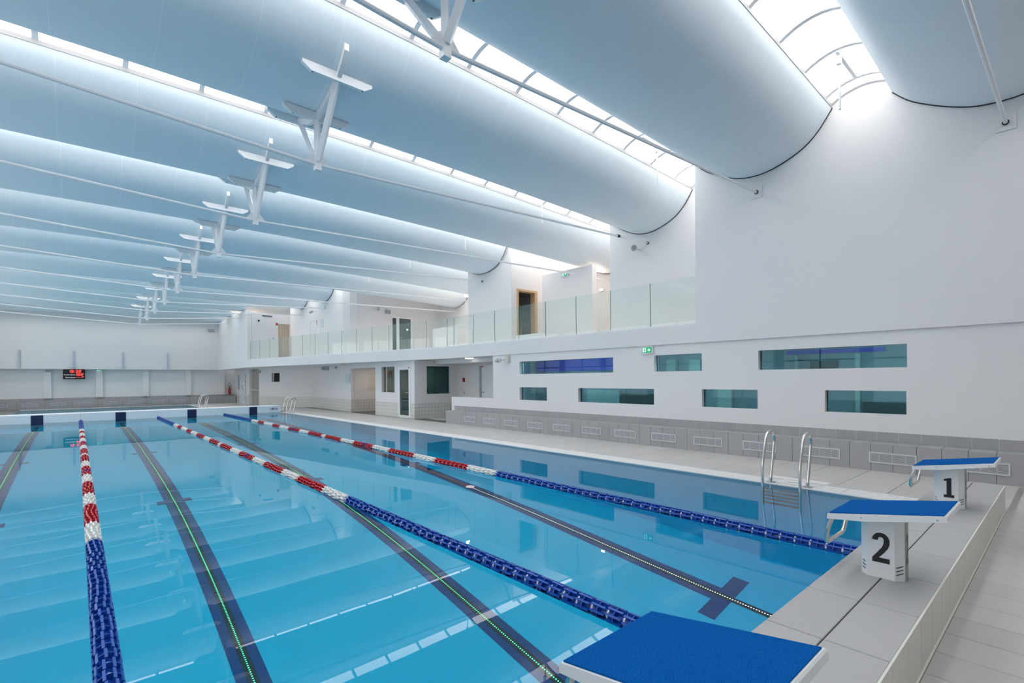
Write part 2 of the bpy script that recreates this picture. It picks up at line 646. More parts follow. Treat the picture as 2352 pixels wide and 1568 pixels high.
# lane lines with led strips, on the pool floor
for li, xc in enumerate((-1.25, -3.75, -6.25, -8.75)):
    ys = [1.9] + [p[0] for p in FLOORP if 1.9 < p[0] < 23] + [23.0]
    def strip(x0, x1, dz, ya=1.9, yb=23.0):
        mb = MB()
        yy = [ya] + [p[0] for p in FLOORP if ya < p[0] < yb] + [yb]
        for a, b in zip(yy, yy[1:]):
            mb.poly([(x0, a, zfloor(a) + dz), (x1, a, zfloor(a) + dz), (x1, b, zfloor(b) + dz), (x0, b, zfloor(b) + dz)])
        return mb
    line = strip(xc - .15, xc + .15, .004).build('lane_line', NAVY, basin)
    line['label'] = 'navy lane line with %s lights along the pool floor, %s' % (
        'white' if li == 0 else 'green', ('under lane one', 'under lane two', 'under lane three', 'at the left edge of the view')[li])
    for yc in (1.98, 10.1, 15.5, 22.9):
        cw = .5 if yc < 5 or yc > 20 else .27
        o = strip(xc - cw, xc + cw, .003, yc - .11, yc + .11).build('cross_bar', NAVY, line)
    strip(xc - .05, xc + .05, .008, 0.4, 24.9).build('led_channel', LEDBASE, line)
    mb, mr = MB(), MB()
    for k in range(720):
        y = .5 + k * .0335
        z = zfloor(y) + .012
        w = .0075
        (mr if (li == 0 and y > 7.5) else mb).poly([(xc - w, y - w, z), (xc + w, y - w, z), (xc + w, y + w, z), (xc - w, y + w, z)])
    o = mb.build('led_lights', LEDW if li == 0 else LEDG, line)
    o['kind'] = 'stuff'
    if mr.v:
        o = mr.build('led_lights', LEDR, line)
        o['kind'] = 'stuff'

m = MB()
m.poly([(XL, 0, 0), (0, 0, 0), (0, 25, 0), (XL, 25, 0)])
tag(m.build('pool_water', WATER), 'calm clear blue water of the big lane pool', 'water', kind='stuff')

# small pool behind the bulkhead
SX1, SY0, SY1 = -2.13, 26.0, 37.6
small = thing('small_pool_basin', (-6, 32, -1.0), 'tiled basin of the small pool behind the white bulkhead', 'pool', kind='structure')
for nm, q in (('basin_floor', [(XL, SY0, -.9), (SX1, SY0, -.9), (SX1, SY1, -.9), (XL, SY1, -.9)]),
              ('basin_wall', [(SX1, SY0, -.9), (SX1, SY1, -.9), (SX1, SY1, 0), (SX1, SY0, 0)]),
              ('basin_wall', [(XL, SY1, -.9), (SX1, SY1, -.9), (SX1, SY1, 0), (XL, SY1, 0)]),
              ('basin_wall', [(XL, SY0, -.9), (XL, SY1, -.9), (XL, SY1, 0), (XL, SY0, 0)]),
              ('basin_wall', [(XL, SY0, -.9), (SX1, SY0, -.9), (SX1, SY0, 0), (XL, SY0, 0)])):
    m = MB()
    m.poly(q)
    m.build(nm, BASIN, small)
m = MB()
m.poly([(XL, SY0, -.005), (SX1, SY0, -.005), (SX1, SY1, -.005), (XL, SY1, -.005)])
tag(m.build('pool_water', WATER), 'grey blue water of the small pool behind the bulkhead', 'water', kind='stuff')

# bulkhead between the pools with target panels and depth mark
bulk = thing('pool_bulkhead', (-5, 25.3, 0), 'long white bulkhead wall between the two pools with navy targets', 'bulkhead', kind='structure')
for k in range(8):
    MB().bbox(XL + k * 1.25 + .002, XL + (k + 1) * 1.25 - .002, 25.0, 26.0, -1.9, .324, .006).build('bulkhead_panel', BULK, bulk)
for xc in (-1.25, -3.75, -6.25, -8.75):
    bx('target_panel', NAVY2, bulk, xc - .17, xc + .17, 24.985, 25.0, -.9, .305)


def glyph(text, size, mat, parent, name, origin, xdir, updir, bold=0.0, align='LEFT', depth=0.002, shear=0.0):
    c = bpy.data.curves.new('lettering', 'FONT')
    c.body = text
    c.size = size
    c.align_x = align
    c.extrude = depth
    c.offset = bold
    c.shear = shear
    t = bpy.data.objects.new('lettering', c)
    COL.objects.link(t)
    dg = bpy.context.evaluated_depsgraph_get()
    me = bpy.data.meshes.new_from_object(t.evaluated_get(dg))
    bpy.data.objects.remove(t)
    X, Y = Vector(xdir), Vector(updir)
    Z = X.cross(Y)
    o = Vector(origin)
    for v in me.vertices:
        v.co = o + X * v.co.x + Y * v.co.y + Z * v.co.z
    me.materials.clear()
    me.materials.append(mat)
    return link(name, me, parent)


glyph('1.85 m', .13, NAVY2, bulk, 'depth_mark', (-.52, 24.99, .14), (1, 0, 0), (0, 0, 1), align='LEFT', bold=.002)

# ================================================================== DECK
floor = thing('floor', (0, 12, -.05), 'grey tiled pool deck around the pools', 'floor', kind='structure')
bx('deck_base', DGROUT, floor, 0.004, 7.6, 0.0, 39.3, -.30, -.004)
bx('deck_base', DGROUT, floor, SX1, 0.0, 26.0, 39.3, -.30, -.004)
bx('deck_base', DGROUT, floor, XL, SX1, 37.6, 39.3, -.30, -.004)
bx('deck_base', DGROUT, floor, XWL, XL, -6.5, 39.3, -.30, -.004)
bx('deck_base', DGROUT, floor, XL, 7.6, -6.5, 0.0, -.30, -.004)


def slab_mesh(w, d, h, mat, b=.004):
    return MB().bbox(.0035, w - .0035, .0035, d - .0035, -.02, h, b).data('deck_tile', mat)


G = .006
pit = .598
dm_a = [slab_mesh(1.19, pit, .012, DECK[k]) for k in range(3)]
dm_b = [slab_mesh(.64, pit, .012, DECK[k]) for k in range(3)]
for k in range(-1, 65):
    y = -.02 + k * pit
    if y + pit > 39:
        break
    link('deck_tile', random.choice(dm_a), floor, (1.055, y, 0))
    link('deck_tile', random.choice(dm_b), floor, (.41, y, 0))
    if y > 26.3:
        pass
# gutter grate along the right pool edge
gm = MB()
gm.box(0, .40, 0, .993, -.01, .010)
for k in range(33):
    gm.box(.02, .38, .004 + k * .03, .004 + k * .03 + .023, .0095, .0135)
gme = gm.data('gutter_grate', GRATE)
for k in range(25):
    link('gutter_grate', gme, floor, (.0, k * 1.0, 0))
bx('gutter_edge', BULK, floor, -.012, 0.0, 0, 25, -.05, .009)
# white plates beside the ladder
bx('white_plate', GRATE, floor, .44, .62, 1.28, 2.12, .0125, .0165)
bx('gutter_cover', GRATE, floor, .10, .40, 1.47, 1.84, .0165, .0185)
bx('cover_slot', CHROMEK, floor, .22, .245, 1.56, 1.74, .0186, .0192)
# deck behind the bulkhead
dm_c = [slab_mesh(.6, .6, .012, DECK[k]) for k in range(3)]
for i in range(4):
    for k in range(20):
        x, y = SX1 + .10 + i * .6, 26.4 + k * .6
        if x > .2:
            continue
        link('deck_tile', random.choice(dm_c), floor, (x, y, 0))
bx('pool_edge', GRATE, floor, SX1, SX1 + .10, 26.0, 37.9, -.03, .012)
bx('pool_edge', GRATE, floor, XL, SX1, 37.6, 38.0, -.03, .014)
# low deck at the near end: narrow tiles running away from the step
dm_d = [slab_mesh(.305, 1.22, .012, DECK[k]) for k in range(3)]
for k in range(38):
    x = -8.88 + k * .3055
    if x > 2.0:
        break
    for j in range(2):
        link('deck_tile', random.choice(dm_d), floor, (x, -.540 - (j + 1) * 1.222, 0))

# raised starting platform: body, coping tiles and step tiles
plat = thing('starting_platform', (-4, -.27, 0), 'raised tiled platform under the starting blocks', 'platform', kind='structure')
bx('platform_body', GROUT, plat, -10.0, .366, -.525, -.006, -.3, .288)
bx('platform_body', BULK, plat, -10.0, -0.002, -.006, -.001, -.3, .284)
cm = [[MB().bbox(.0035, .6125 - .0035, y0 + .0035, y1 - .0035, .27, .2955, .003).data('coping_tile', COPE[q]) for q in (0, 1)]
      for y0, y1 in ((-.262, .004), (-.530, -.262))]
sm = MB().bbox(.0015, .305 - .0015, -.534, -.524, .0, .283, .003).data('step_tile', STEPT)
for k in range(-10, 7):
    x = -3.69 + (k - 1) * .6128
    for r in range(2):
        link('coping_tile', random.choice(cm[r]), plat, (x, 0, 0))
    for h in range(2):
        link('step_tile', sm, plat, (x + h * .3064, 0, 0))
for y0, y1 in ((-.262, .004), (-.530, -.262)):
    MB().bbox(-.013 + .0035, .375, y0 + .0035, y1 - .0035, .27, .2955, .003).build('coping_tile', COPE[0], plat)
MB().bbox(-.0115, .375, -.534, -.524, .0, .283, .003).build('step_tile', STEPT, plat)
bx('foot_joint', STEPT, plat, -9.82, .375, -.544, -.534, -.01, .013)
bx('edge_nosing', STEPT, plat, -9.82, .375, -.536, -.526, .283, .2945)
bx('side_tile', STEPT, plat, .366, .375, -.523, .0, .0, .27)

# ================================================================== BENCHES
def vent_part(parent, c, along, w=.62, h=.176):
    """louvred air vent on a bench face; along = unit vector, faces 'out'"""
    A = Vector(along)
    out = Vector((-A.y, A.x, 0)) if A.y > .5 else Vector((0, -1, 0))
    c = Vector(c)
    U = Vector((0, 0, 1))

    def slab(mb, a0, a1, z0, z1, o0, o1):
        i = len(mb.v)
        for a in (a0, a1):
            for o_ in (o0, o1):
                for z in (z0, z1):
                    mb.v.append(tuple(c + A * a + out * o_ + U * z))
        for q in ((0, 1, 3, 2), (4, 6, 7, 5), (0, 4, 5, 1), (2, 3, 7, 6), (0, 2, 6, 4), (1, 5, 7, 3)):
            mb.f.append(tuple(i + k for k in q))
    f = MB()
    t = .018
    slab(f, -w / 2, w / 2, h - t, h, 0, .012)
    slab(f, -w / 2, w / 2, 0, t, 0, .012)
    slab(f, -w / 2, -w / 2 + t, t, h - t, 0, .012)
    slab(f, w / 2 - t, w / 2, t, h - t, 0, .012)
    fo = f.build('air_vent', VENTW, parent)
    b = MB()
    slab(b, -w / 2 + t, w / 2 - t, t, h - t, .0005, .002)
    b.build('vent_back', VENTB, fo)
    s = MB()
    nb = 9
    for k in range(nb):
        z = t + (h - 2 * t) * (k + .5) / nb
        slab(s, -w / 2 + t, w / 2 - t, z - .0045, z + .0035, .002, .010)
    for a in (-w * .28, 0, w * .28):
        slab(s, a - .003, a + .003, t, h - t, .003, .011)
    so = s.build('vent_louvres', VENTW, fo)
    so['kind'] = 'stuff'
    return fo


XB, XW = 2.2412, 2.613
bench = thing('tiled_bench', (2.42, 6, 0), 'long grey tiled bench with air vents along the right wall', 'bench', kind='structure')
bx('bench_body', GROUT, bench, XB + .006, XW, -4.6, 13.700, 0, .448)
nt = 61
face = [MB().bbox(0, .008, .003, .2985 - .003, .0, .438, .002).data('bench_tile', BENCH[q]) for q in range(3)]
topm = [MB().bbox(0, XW - XB - .002, .003, .2985 - .003, .436, .4545, .003).data('bench_tile', BENCH[q]) for q in range(3)]
back = [MB().bbox(0, .008, .003, .2985 - .003, .456, .618, .002).data('bench_tile', BENCH[q]) for q in range(3)]
y0 = -.323 - 14 * .2985
for k in range(nt + 1):
    y = y0 + k * .2985
    if y + .2985 > 13.80:
        break
    link('bench_tile', random.choice(face), bench, (XB, y, 0))
    link('bench_tile', random.choice(topm), bench, (XB, y, 0))
    link('bench_tile', random.choice(back), bench, (XW - .004, y, 0))
bx('bench_end', BENCH[0], bench, XB, XW, 13.700, 13.712, 0, .4545)
for k in range(-2, 13):
    yc = -.463 + .31 + k * 1.035
    if yc > 13.6:
        break
    vent_part(bench, (XB - .001, yc, .142), (0, 1, 0))

YB, YF = 38.6, 39.0
fbench = thing('tiled_bench', (-5.5, 38.8, 0), 'grey tiled bench with air vents along the far wall behind the small pool', 'bench', kind='structure')
bx('bench_body', GROUT, fbench, XWL, .95, YB + .006, YF, 0, .478)
ff = [MB().bbox(.004, .3985 - .004, 0, .008, .0, .468, .002).data('bench_tile', BENCH[q]) for q in range(3)]
ft = [MB().bbox(.004, .3985 - .004, 0, .40, .466, .4845, .003).data('bench_tile', BENCH[q]) for q in range(3)]
fb = [MB().bbox(.004, .3985 - .004, 0, .008, .486, .618, .002).data('bench_tile', BENCH[q]) for q in range(3)]
for k in range(33):
    x = XWL + k * .3985
    if x + .4 > 1.0:
        break
    link('bench_tile', random.choice(ff), fbench, (x, YB, 0))
    link('bench_tile', random.choice(ft), fbench, (x, YB, 0))
    link('bench_tile', random.choice(fb), fbench, (x, YF - .004, 0))
for k in range(8):
    vent_part(fbench, (-11.13 + 1.205 * k + .29, YB - .001, .17), (1, 0, 0), .64, .17)

# ================================================================== RIGHT WALL, LOWER
WINS = [(6.675, 10.21, 1.708, 2.092), (4.30, 5.478, 1.708, 2.092), (.75, 3.108, 1.708, 2.092),
        (9.04, 10.215, .918, 1.308), (5.496, 7.845, .924, 1.302), (3.128, 4.303, .924, 1.308), (.762, 1.94, .924, 1.315)]
YN = -6.5
wall('wall_right', (XW, YN), (XW, 11.5), 0.0, 2.335, .17, 'white lower wall with seven slot windows above the bench',
     [(a - YN, b - YN, c, e) for a, b, c, e in WINS])
wnames = ['longest of the upper slot windows, violet behind teal glass', 'short upper slot window of teal glass beside the exit sign',
          'long upper slot window of teal glass nearest the starting blocks', 'short lower slot window of teal glass farthest from the blocks',
          'long lower slot window of teal glass', 'short lower slot window of teal glass right of the long one',
          'lower slot window of teal glass nearest the starting blocks']
for k, (a, b, c, e) in enumerate(WINS):
    w = thing('window_%d' % (k + 1), (XW + .11, (a + b) / 2, c), wnames[k], 'window', kind='structure')
    bx('glass_pane', TEAL, w, XW + .105, XW + .115, a, b, c, e)
    fr = MB()
    for q in ((a, a + .012, c, e), (b - .012, b, c, e)):
        fr.box(XW + .10, XW + .12, q[0], q[1], q[2], q[3])
    fr.build('window_frame', DARK, w)
wall('wall_right_parapet', (XW, 11.5), (XW, 13.89), 0.0, .93, .14, 'low white parapet wall at the far end of the bench')
wall('wall_right_return', (XW + .17, 11.5), (4.6, 11.5), 0.0, 2.32, .15, 'return wall at the end of the slot window wall', side=-1)

# rooms behind the slot windows
wall('wall_corridor_back', (4.35, YN), (4.35, 11.3), 0, 2.32, .1, 'blue grey corridor wall seen through the slot windows', mat=TEALW)
bx('floor_corridor', DARKROOM, None, 2.80, 4.35, YN, 11.3, .013, .03)
struct(bpy.data.objects['floor_corridor'], 'dark corridor floor behind the slot windows', 'floor')
tag(bx('violet_panel', VIOLET, None, 4.30, 4.345, 7.0, 11.2, 1.80, 2.30), 'violet panel on the corridor wall behind the longest slot window', 'panel')
tag(bx('violet_panel', VIOLET, None, 4.30, 4.345, 1.4, 3.2, 2.06, 2.14), 'thin violet band on the corridor wall behind the near upper window', 'panel')
pale = paint('pale corridor panel', (0.62, 0.68, 0.64), 0.6, 0, 30, 0.04)
for nm, lab, (a, b, c, e), mt in (
        ('corridor_door', 'pale framed door seen through the short upper slot window', (5.9, 6.15, .05, 2.05), pale),
        ('corridor_door', 'pale narrow door leaf seen through the short upper slot window', (5.2, 5.5, .05, 2.02), pale),
        ('corridor_cabinet', 'pale cabinet seen through the long lower slot window', (7.7, 8.9, .75, 1.2), pale),
        ('corridor_cabinet', 'dark cabinet seen through the long lower slot window', (6.6, 7.6, .03, 1.12), DARKROOM),
        ('corridor_cabinet', 'dark screen seen through the near upper slot window', (2.2, 2.7, 1.5, 1.9), DARKROOM),
        ('corridor_cabinet', 'dark cabinet seen through the lower slot window nearest the blocks', (1.0, 1.75, .03, 1.05), DARKROOM),
        ('corridor_door', 'pale door frame seen through the near upper slot window', (1.80, 1.88, .05, 2.02), pale),
        ('corridor_door', 'pale post seen through the near upper slot window', (2.95, 3.0, .05, 2.02), pale),
        ('corridor_cabinet', 'pale low locker seen through the lower slot window right of the long one', (4.4, 4.75, .6, 1.3), pale)):
    tag(bx(nm, mt, None, 4.24, 4.349, a, b, c, e), lab, nm.split('_')[1])
for nm, y in (('nearest the blocks', 1.0), ('in the middle', 5.0), ('at the far end', 9.0)):  # lamps added out of sight above the window heads to brighten the corridor
    t = thing('corridor_fill_lamp', (2.86, y, 2.29), 'hidden lamp added to light the corridor behind the slot windows, ' + nm, 'lamp', 'added corridor lamps')
    bx('diffuser', LAMPC, t, 2.80, 2.92, y - 1.2, y + 1.2, 2.26, 2.28)
    bx('housing', TRIM, t, 2.79, 2.93, y - 1.22, y + 1.22, 2.28, 2.33)

# recess past the parapet, and the pool attendant's room
wall('wall_recess_back', (4.42, 11.65), (4.42, 16.1), 0, 2.32, .12, 'white back wall of the recess behind the parapet')
bx('floor_recess', DECK[0], None, XW + .14, 4.42, 11.66, 16.08, .013, .02)
struct(bpy.data.objects['floor_recess'], 'raised floor of the recess behind the parapet', 'floor')
wall('wall_office_side', (2.52, 16.1), (4.42, 16.1), 0, 2.32, .14, 'white side wall of the attendant room with a teal window', [(.41, 1.52, .98, 2.10)], side=1)
w = thing('window_8', (3.5, 16.17, .98), 'square teal window in the side wall of the attendant room', 'window', kind='structure')
bx('glass_pane', TEAL, w, 2.93, 4.04, 16.15, 16.16, .98, 2.10)
wall('wall_office_front', (2.37, 16.1), (2.37, 19.5), 0, 2.335, .15, 'white front wall of the attendant room with window and glass door',
     [(.34, 1.29, .03, 2.06), (1.63, 2.80, 1.03, 2.12)])
w = thing('window_9', (2.45, 18.3, 1.03), 'upright window left of the glass door of the attendant room', 'window', kind='structure')
bx('glass_pane', CLEAR, w, 2.47, 2.48, 17.73, 18.90, 1.03, 2.12)
bx('window_frame', TRIM, w, 2.46, 2.49, 18.60, 18.64, 1.03, 2.12)
d = thing('door_1', (2.42, 16.9, 0), 'white framed glass door of the attendant room', 'door', kind='structure')
for q in ((16.44, 17.39, 1.97, 2.06), (16.44, 17.39, .013, .12), (16.44, 16.54, .12, 1.97), (17.28, 17.39, .12, 1.97)):
    bx('door_frame', TRIM, d, 2.355, 2.42, *q)
bx('glass_pane', CLEAR, d, 2.385, 2.395, 16.54, 17.28, .12, 1.97)
MB().tube([(2.35, 16.58, 1.05), (2.31, 16.58, 1.05), (2.31, 16.70, 1.05)], .010, 8).build('door_handle', STEEL, d, True)
bx('door_tag', RED, d, 2.350, 2.3549, 16.46, 16.55, 2.02, 2.06)
wall('wall_office_back', (4.0, 16.25), (4.0, 19.5), 0, 2.32, .1, 'grey inside wall of the attendant room', mat=DARKROOM)
o = thing('office_desk', (3.2, 17.3, 0), 'dark desk inside the attendant room behind the glass door', 'desk')
bx('desk_top', BLACK, o, 2.75, 3.5, 16.9, 18.3, .72, .76)
bx('desk_panel', STEPG, o, 2.78, 2.82, 16.95, 18.25, .013, .72)
bx('desk_panel', STEPG, o, 3.42, 3.46, 16.95, 18.25, .013, .72)
o = thing('office_chair', (2.9, 18.0, .76), 'black chair back showing above the office desk', 'chair')
bx('backrest', BLACK, o, 3.6, 3.66, 17.2, 17.65, .8, 1.2)
bx('seat', BLACK, o, 3.52, 3.95, 17.2, 17.65, .45, .5)
MB().tube([(3.74, 17.42, .013), (3.74, 17.42, .46)], .03, 8).build('chair_column', STEEL, o)
bx('back_stem', BLACK, o, 3.60, 3.66, 17.38, 17.46, .48, .82)
# open shower passage
wall('wall_passage_left', (2.53, 22.1), (4.6, 22.1), 0, 2.32, .12, 'warm white wall of the passage beside the attendant room', side=1)
wall('wall_passage_right', (2.52, 19.5), (4.6, 19.5), 0, 2.32, .12, 'right wall of the passage beside the attendant room', side=-1)
wall('wall_passage_back', (4.6, 19.5), (4.6, 22.1), 0, 2.32, .1, 'back wall of the passage beside the attendant room')
wall('wall_passage_lintel', (2.37, 19.5), (2.37, 22.1), 2.12, 2.335, .15, 'white lintel over the passage opening')
g = thing('wall_grille', (3.3, 22.09, 1.1), 'pale slatted grille on the passage wall', 'grille')
bx('grille_back', BEIGE, g, 3.26, 3.85, 22.085, 22.098, 1.08, 1.92)
for k in range(14):
    bx('slat', TRIM, g, 3.27, 3.84, 22.075, 22.086, 1.10 + k * .058, 1.13 + k * .058)
wall('wall_right_far', (2.37, 22.1), (2.60, 28.0), 0, 2.335, .15, 'white wall between the passage and the inner corner')
# bent wall to the far end
BENT = [(2.60, 28.0), (2.15, 28.9), (1.62, 30.1), (1.22, 31.6), (1.04, 33.0)]
hole = [None, None, (.35, 1.2, 1.50, 2.02), None]
bent = thing('wall_right_bend', (1.8, 30.5, 0), 'curved white wall with a dark slot window near the far corner', 'wall', kind='structure')
for (a, b), h in zip(zip(BENT, BENT[1:]), hole):
    wall('wall_segment', a, b, 0, 2.335, .15, '', [h] if h else [], parent=bent)
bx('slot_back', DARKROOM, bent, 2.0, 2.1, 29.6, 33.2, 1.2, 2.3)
wall('wall_far_door', (.92, 34.8), (1.0, 39.1), 0, 2.335, .15, 'white wall with the speckled double door at the far corner')
wall('wall_niche_back', (1.7, 33.0), (1.7, 34.9), 0, 2.3, .1, 'tiled back of the shower niche', mat=TILEY)
wall('wall_niche_side', (.94, 34.82), (1.7, 34.82), 0, 2.3, .1, 'tiled side of the shower niche', side=1, mat=TILEX)
t = thing('niche_bar', (1.0, 33.9, 1.0), 'thin white barrier bar across the shower niche', 'bar')
MB().tube([(1.0, 33.0, .98), (.90, 34.8, .98)], .018, 8).build('bar_tube', TRIM, t)
d = thing('door_2', (.93, 36.6, 0), 'double door with dark speckled film near the far corner', 'door', kind='structure')
bx('door_leaf', SPECK, d, .895, .918, 35.75, 36.55, .013, 2.02)
bx('door_leaf', SPECK, d, .905, .928, 36.57, 37.35, .013, 2.02)
bx('door_handle', BLACK, d, .885, .896, 36.5, 36.54, .95, 1.25)
bx('side_light', TEALW, d, .915, .935, 37.55, 37.95, .95, 1.95)

# tiled dados (small tiles, one band per wall)
def dado(name, p0, p1, mat, label, z1=.61, side=1, holes=()):
    me = wall_mesh(p0, p1, .013, z1, .012, holes, side)
    me.materials.append(mat)
    return struct(link(name, me), label, 'tiling')


dado('baseboard_office_front', (2.37, 16.1), (2.37, 19.5), TILEY, 'small beige tile band below the attendant room window', holes=[(.34, 1.29, 0, 1)])
dado('baseboard_office_side', (2.36, 16.1), (XW + .0, 16.1), TILEX, 'small tile band at the corner of the attendant room', side=-1)
dado('baseboard_office_side', (XW, 16.1), (4.42, 16.1), TILEX, 'small tile band below the square teal window', side=-1)
dado('baseboard_passage', (2.37, 22.1), (4.6, 22.1), TILEX, 'small tile band inside the passage', side=-1)
dado('baseboard_right_far', (2.37, 22.1), (2.60, 28.0), TILEY, 'small beige tile band left of the passage', .60)
for k, (a, b) in enumerate(zip(BENT, BENT[1:])):
    dado('baseboard_bend', a, b, TILEY, 'small beige tile band along the curved wall, piece %s the inner corner' % ('at', 'next to', 'two away from', 'farthest from')[k], .60)
dado('baseboard_far_door', (.92, 34.8), (1.0, 39.1), TILEY, 'small beige tile band beside the speckled door', .60, holes=[(.93, 2.57, 0, 1)])

# ================================================================== SLAB AND BALCONY
BEND, BEND2, BEND3 = (2.575, 14.2), (-.35, 29.8), (-.15, 38.6)
slab = MB().prism([(2.575, 4.41), BEND, BEND2, BEND3, (7.7, 38.6), (7.7, 4.41)], 2.33, 2.74)
struct(slab.build('floor_gallery', SOFFIT), 'white gallery slab with a kinked front edge', 'floor')
slab = MB().prism([(2.83, YN), (2.83, 4.40), (7.7, 4.40), (7.7, YN)], 2.335, 2.74)
struct(slab.build('floor_gallery_near', SOFFIT), 'white slab above the slot window wall', 'floor')
# upper solid wall over the bench
wall('wall_right_upper', (2.575, YN), (2.575, 4.41), 2.33, 6.75, .25, 'tall plain white upper wall on the right')
wall('wall_gallery_return', (2.825, 4.41), (4.12, 4.41), 2.74, 6.75, .2, 'return of the upper wall at the gallery', side=-1)
wall('wall_gallery_near', (4.12, 4.41), (4.12, 7.9), 2.74, 6.75, .25, 'white gallery wall with a loudspeaker beside the tall wall')
wall('wall_gallery_side', (4.37, 7.9), (7.3, 7.9), 2.74, 6.75, .2, 'side wall of the first gallery recess', side=-1)
wall('wall_gallery_back', (7.1, 7.9), (7.1, 12.3), 2.74, 6.75, .2, 'back wall of the first gallery recess')
wall('wall_gallery_door', (4.15, 12.3), (7.3, 12.3), 2.74, 6.75, .2, 'warm white gallery wall with the timber door opening',
     [(.27, 1.25, 2.74, 4.82)], side=1)
wall('wall_gallery_middle', (4.13, 12.3), (3.76, 14.4), 2.74, 6.75, .25, 'white gallery wall panel between the recesses')
wall('wall_gallery_far_side', (3.98, 14.42), (7.6, 14.42), 2.74, 6.75, .2, 'side wall of the second gallery recess', side=-1)
wall('wall_gallery_far_back', (7.6, 14.4), (7.6, 22.3), 2.74, 6.75, .2, 'back wall of the second gallery recess')
FIL = [(2.75, 22.2), (2.42, 22.28), (2.15, 22.5), (2.0, 22.85), (1.97, 23.4)]
wall('wall_gallery_end', (2.75, 22.2), (7.6, 22.2), 2.74, 6.75, .2, 'white gallery end wall with the glazed door', [(1.80, 3.05, 2.74, 4.84)], side=1)
cur = thing('wall_gallery_corner', (2.2, 22.6, 2.74), 'rounded white corner of the gallery wall', 'wall', kind='structure')
for a, b in zip(FIL, FIL[1:]):
    wall('wall_segment', a, b, 2.74, 6.75, .2, '', side=-1, parent=cur)
wall('wall_gallery_long', (1.97, 23.4), (1.97, 29.8), 2.74, 6.75, .2, 'long white gallery wall near the far end', [(2.1, 3.05, 2.74, 4.75)])
d = thing('door_3', (2.05, 25.9, 2.74), 'closed white door in the long gallery wall', 'door', kind='structure')
bx('door_leaf', SOFFIT, d, 1.982, 2.05, 25.504, 26.446, 2.741, 4.746)
bx('door_tag', RED, d, 1.960, 1.968, 25.44, 25.49, 4.50, 4.74)
# far box with the curved side
wall('wall_box_front', (-.14, 29.8), (1.97, 29.8), 2.74, 5.46, .2, 'white front of the far box with an opening', [(1.42, 2.11, 2.74, 4.9)], side=1)
wall('wall_box_side', (-.35, 29.8), (-.15, 38.6), 2.74, 5.60, .2, 'white side wall of the far box above the small pool')
for k in range(6):
    pass
o = thing('slat_screen', (1.4, 31.5, 2.74), 'pale timber plank screen inside the opening of the far box', 'screen')
for k in range(10):
    bx('plank', BEIGE, o, .9 + k * .16, .9 + k * .16 + .15, 31.6, 31.64, 2.742, 5.2)
# partition, counters, timber door on the gallery
part = MB().box(5.2, 5.42, 9.46, 11.8, 2.74, 5.33).build('wall_gallery_partition', WHITE)
struct(part, 'free standing white partition with the exit sign on the gallery')
d = thing('door_4', (4.9, 12.3, 2.74), 'timber framed doorway to a dark sauna on the gallery', 'door', kind='structure')
bx('door_frame', TIMBER, d, 4.40, 4.47, 12.27, 12.52, 2.742, 4.84)
bx('door_frame', TIMBER, d, 5.29, 5.42, 12.27, 12.52, 2.742, 4.84)
bx('door_frame', TIMBER, d, 4.47, 5.29, 12.27, 12.52, 4.77, 4.84)
bx('wall_sauna', TIMBERD, None, 4.3, 7.25, 14.12, 14.2, 2.742, 5.0)
struct(bpy.data.objects['wall_sauna'], 'dark timber wall inside the sauna')
o = thing('sauna_bench', (5.2, 13.6, 2.74), 'slatted timber bench inside the dark sauna doorway', 'bench')
for k in range(8):
    bx('bench_slat', TIMBER, o, 4.75, 5.55, 13.3, 13.36, 2.80 + k * .095, 2.80 + k * .095 + .06)
for x_ in (4.78, 5.5):
    bx('bench_post', TIMBERD, o, x_, x_ + .05, 13.36, 13.42, 2.742, 3.55)
o = thing('gallery_counter', (6.0, 16.8, 2.74), 'low white counter on the gallery below the far lamp', 'counter')
bx('counter_front', WHITE, o, 5.05, 7.4, 17.0, 17.1, 2.742, 3.95)
bx('counter_side', WHITE, o, 5.05, 5.15, 17.1, 19.0, 2.742, 3.95)
bx('counter_top', TRIM, o, 5.02, 7.42, 16.97, 17.3, 3.95, 3.98)
tag(MB().bbox(3.7, 4.5, 10.4, 11.6, 2.742, 3.05, .01).build('gallery_plinth', WHITE), 'low white plinth in front of the gallery partition', 'plinth')
d = thing('door_5', (5.2, 22.2, 2.74), 'white framed glazed door in the gallery end wall', 'door', kind='structure')
for q in ((4.55, 4.63), (4.86, 5.02), (5.70, 5.80)):
    bx('door_frame', TRIM, d, q[0], q[1], 22.16, 22.26, 2.742, 4.76)
bx('door_frame', TRIM, d, 4.55, 5.80, 22.16, 22.26, 4.76, 4.84)
bx('glass_pane', CLEAR, d, 4.63, 4.86, 22.20, 22.21, 2.745, 4.76)
bx('glass_pane', CLEAR, d, 5.02, 5.70, 22.20, 22.21, 2.745, 4.76)
MB().tube([(5.0, 22.15, 3.75), (5.0, 22.10, 3.75), (5.13, 22.10, 3.75)], .014, 8).build('door_handle', STEEL, d, True)
wall('wall_gallery_room', (3.6, 24.5), (7.6, 24.5), 2.74, 5.3, .1, 'dark room wall behind the glazed gallery door', side=1, mat=DARKROOM)

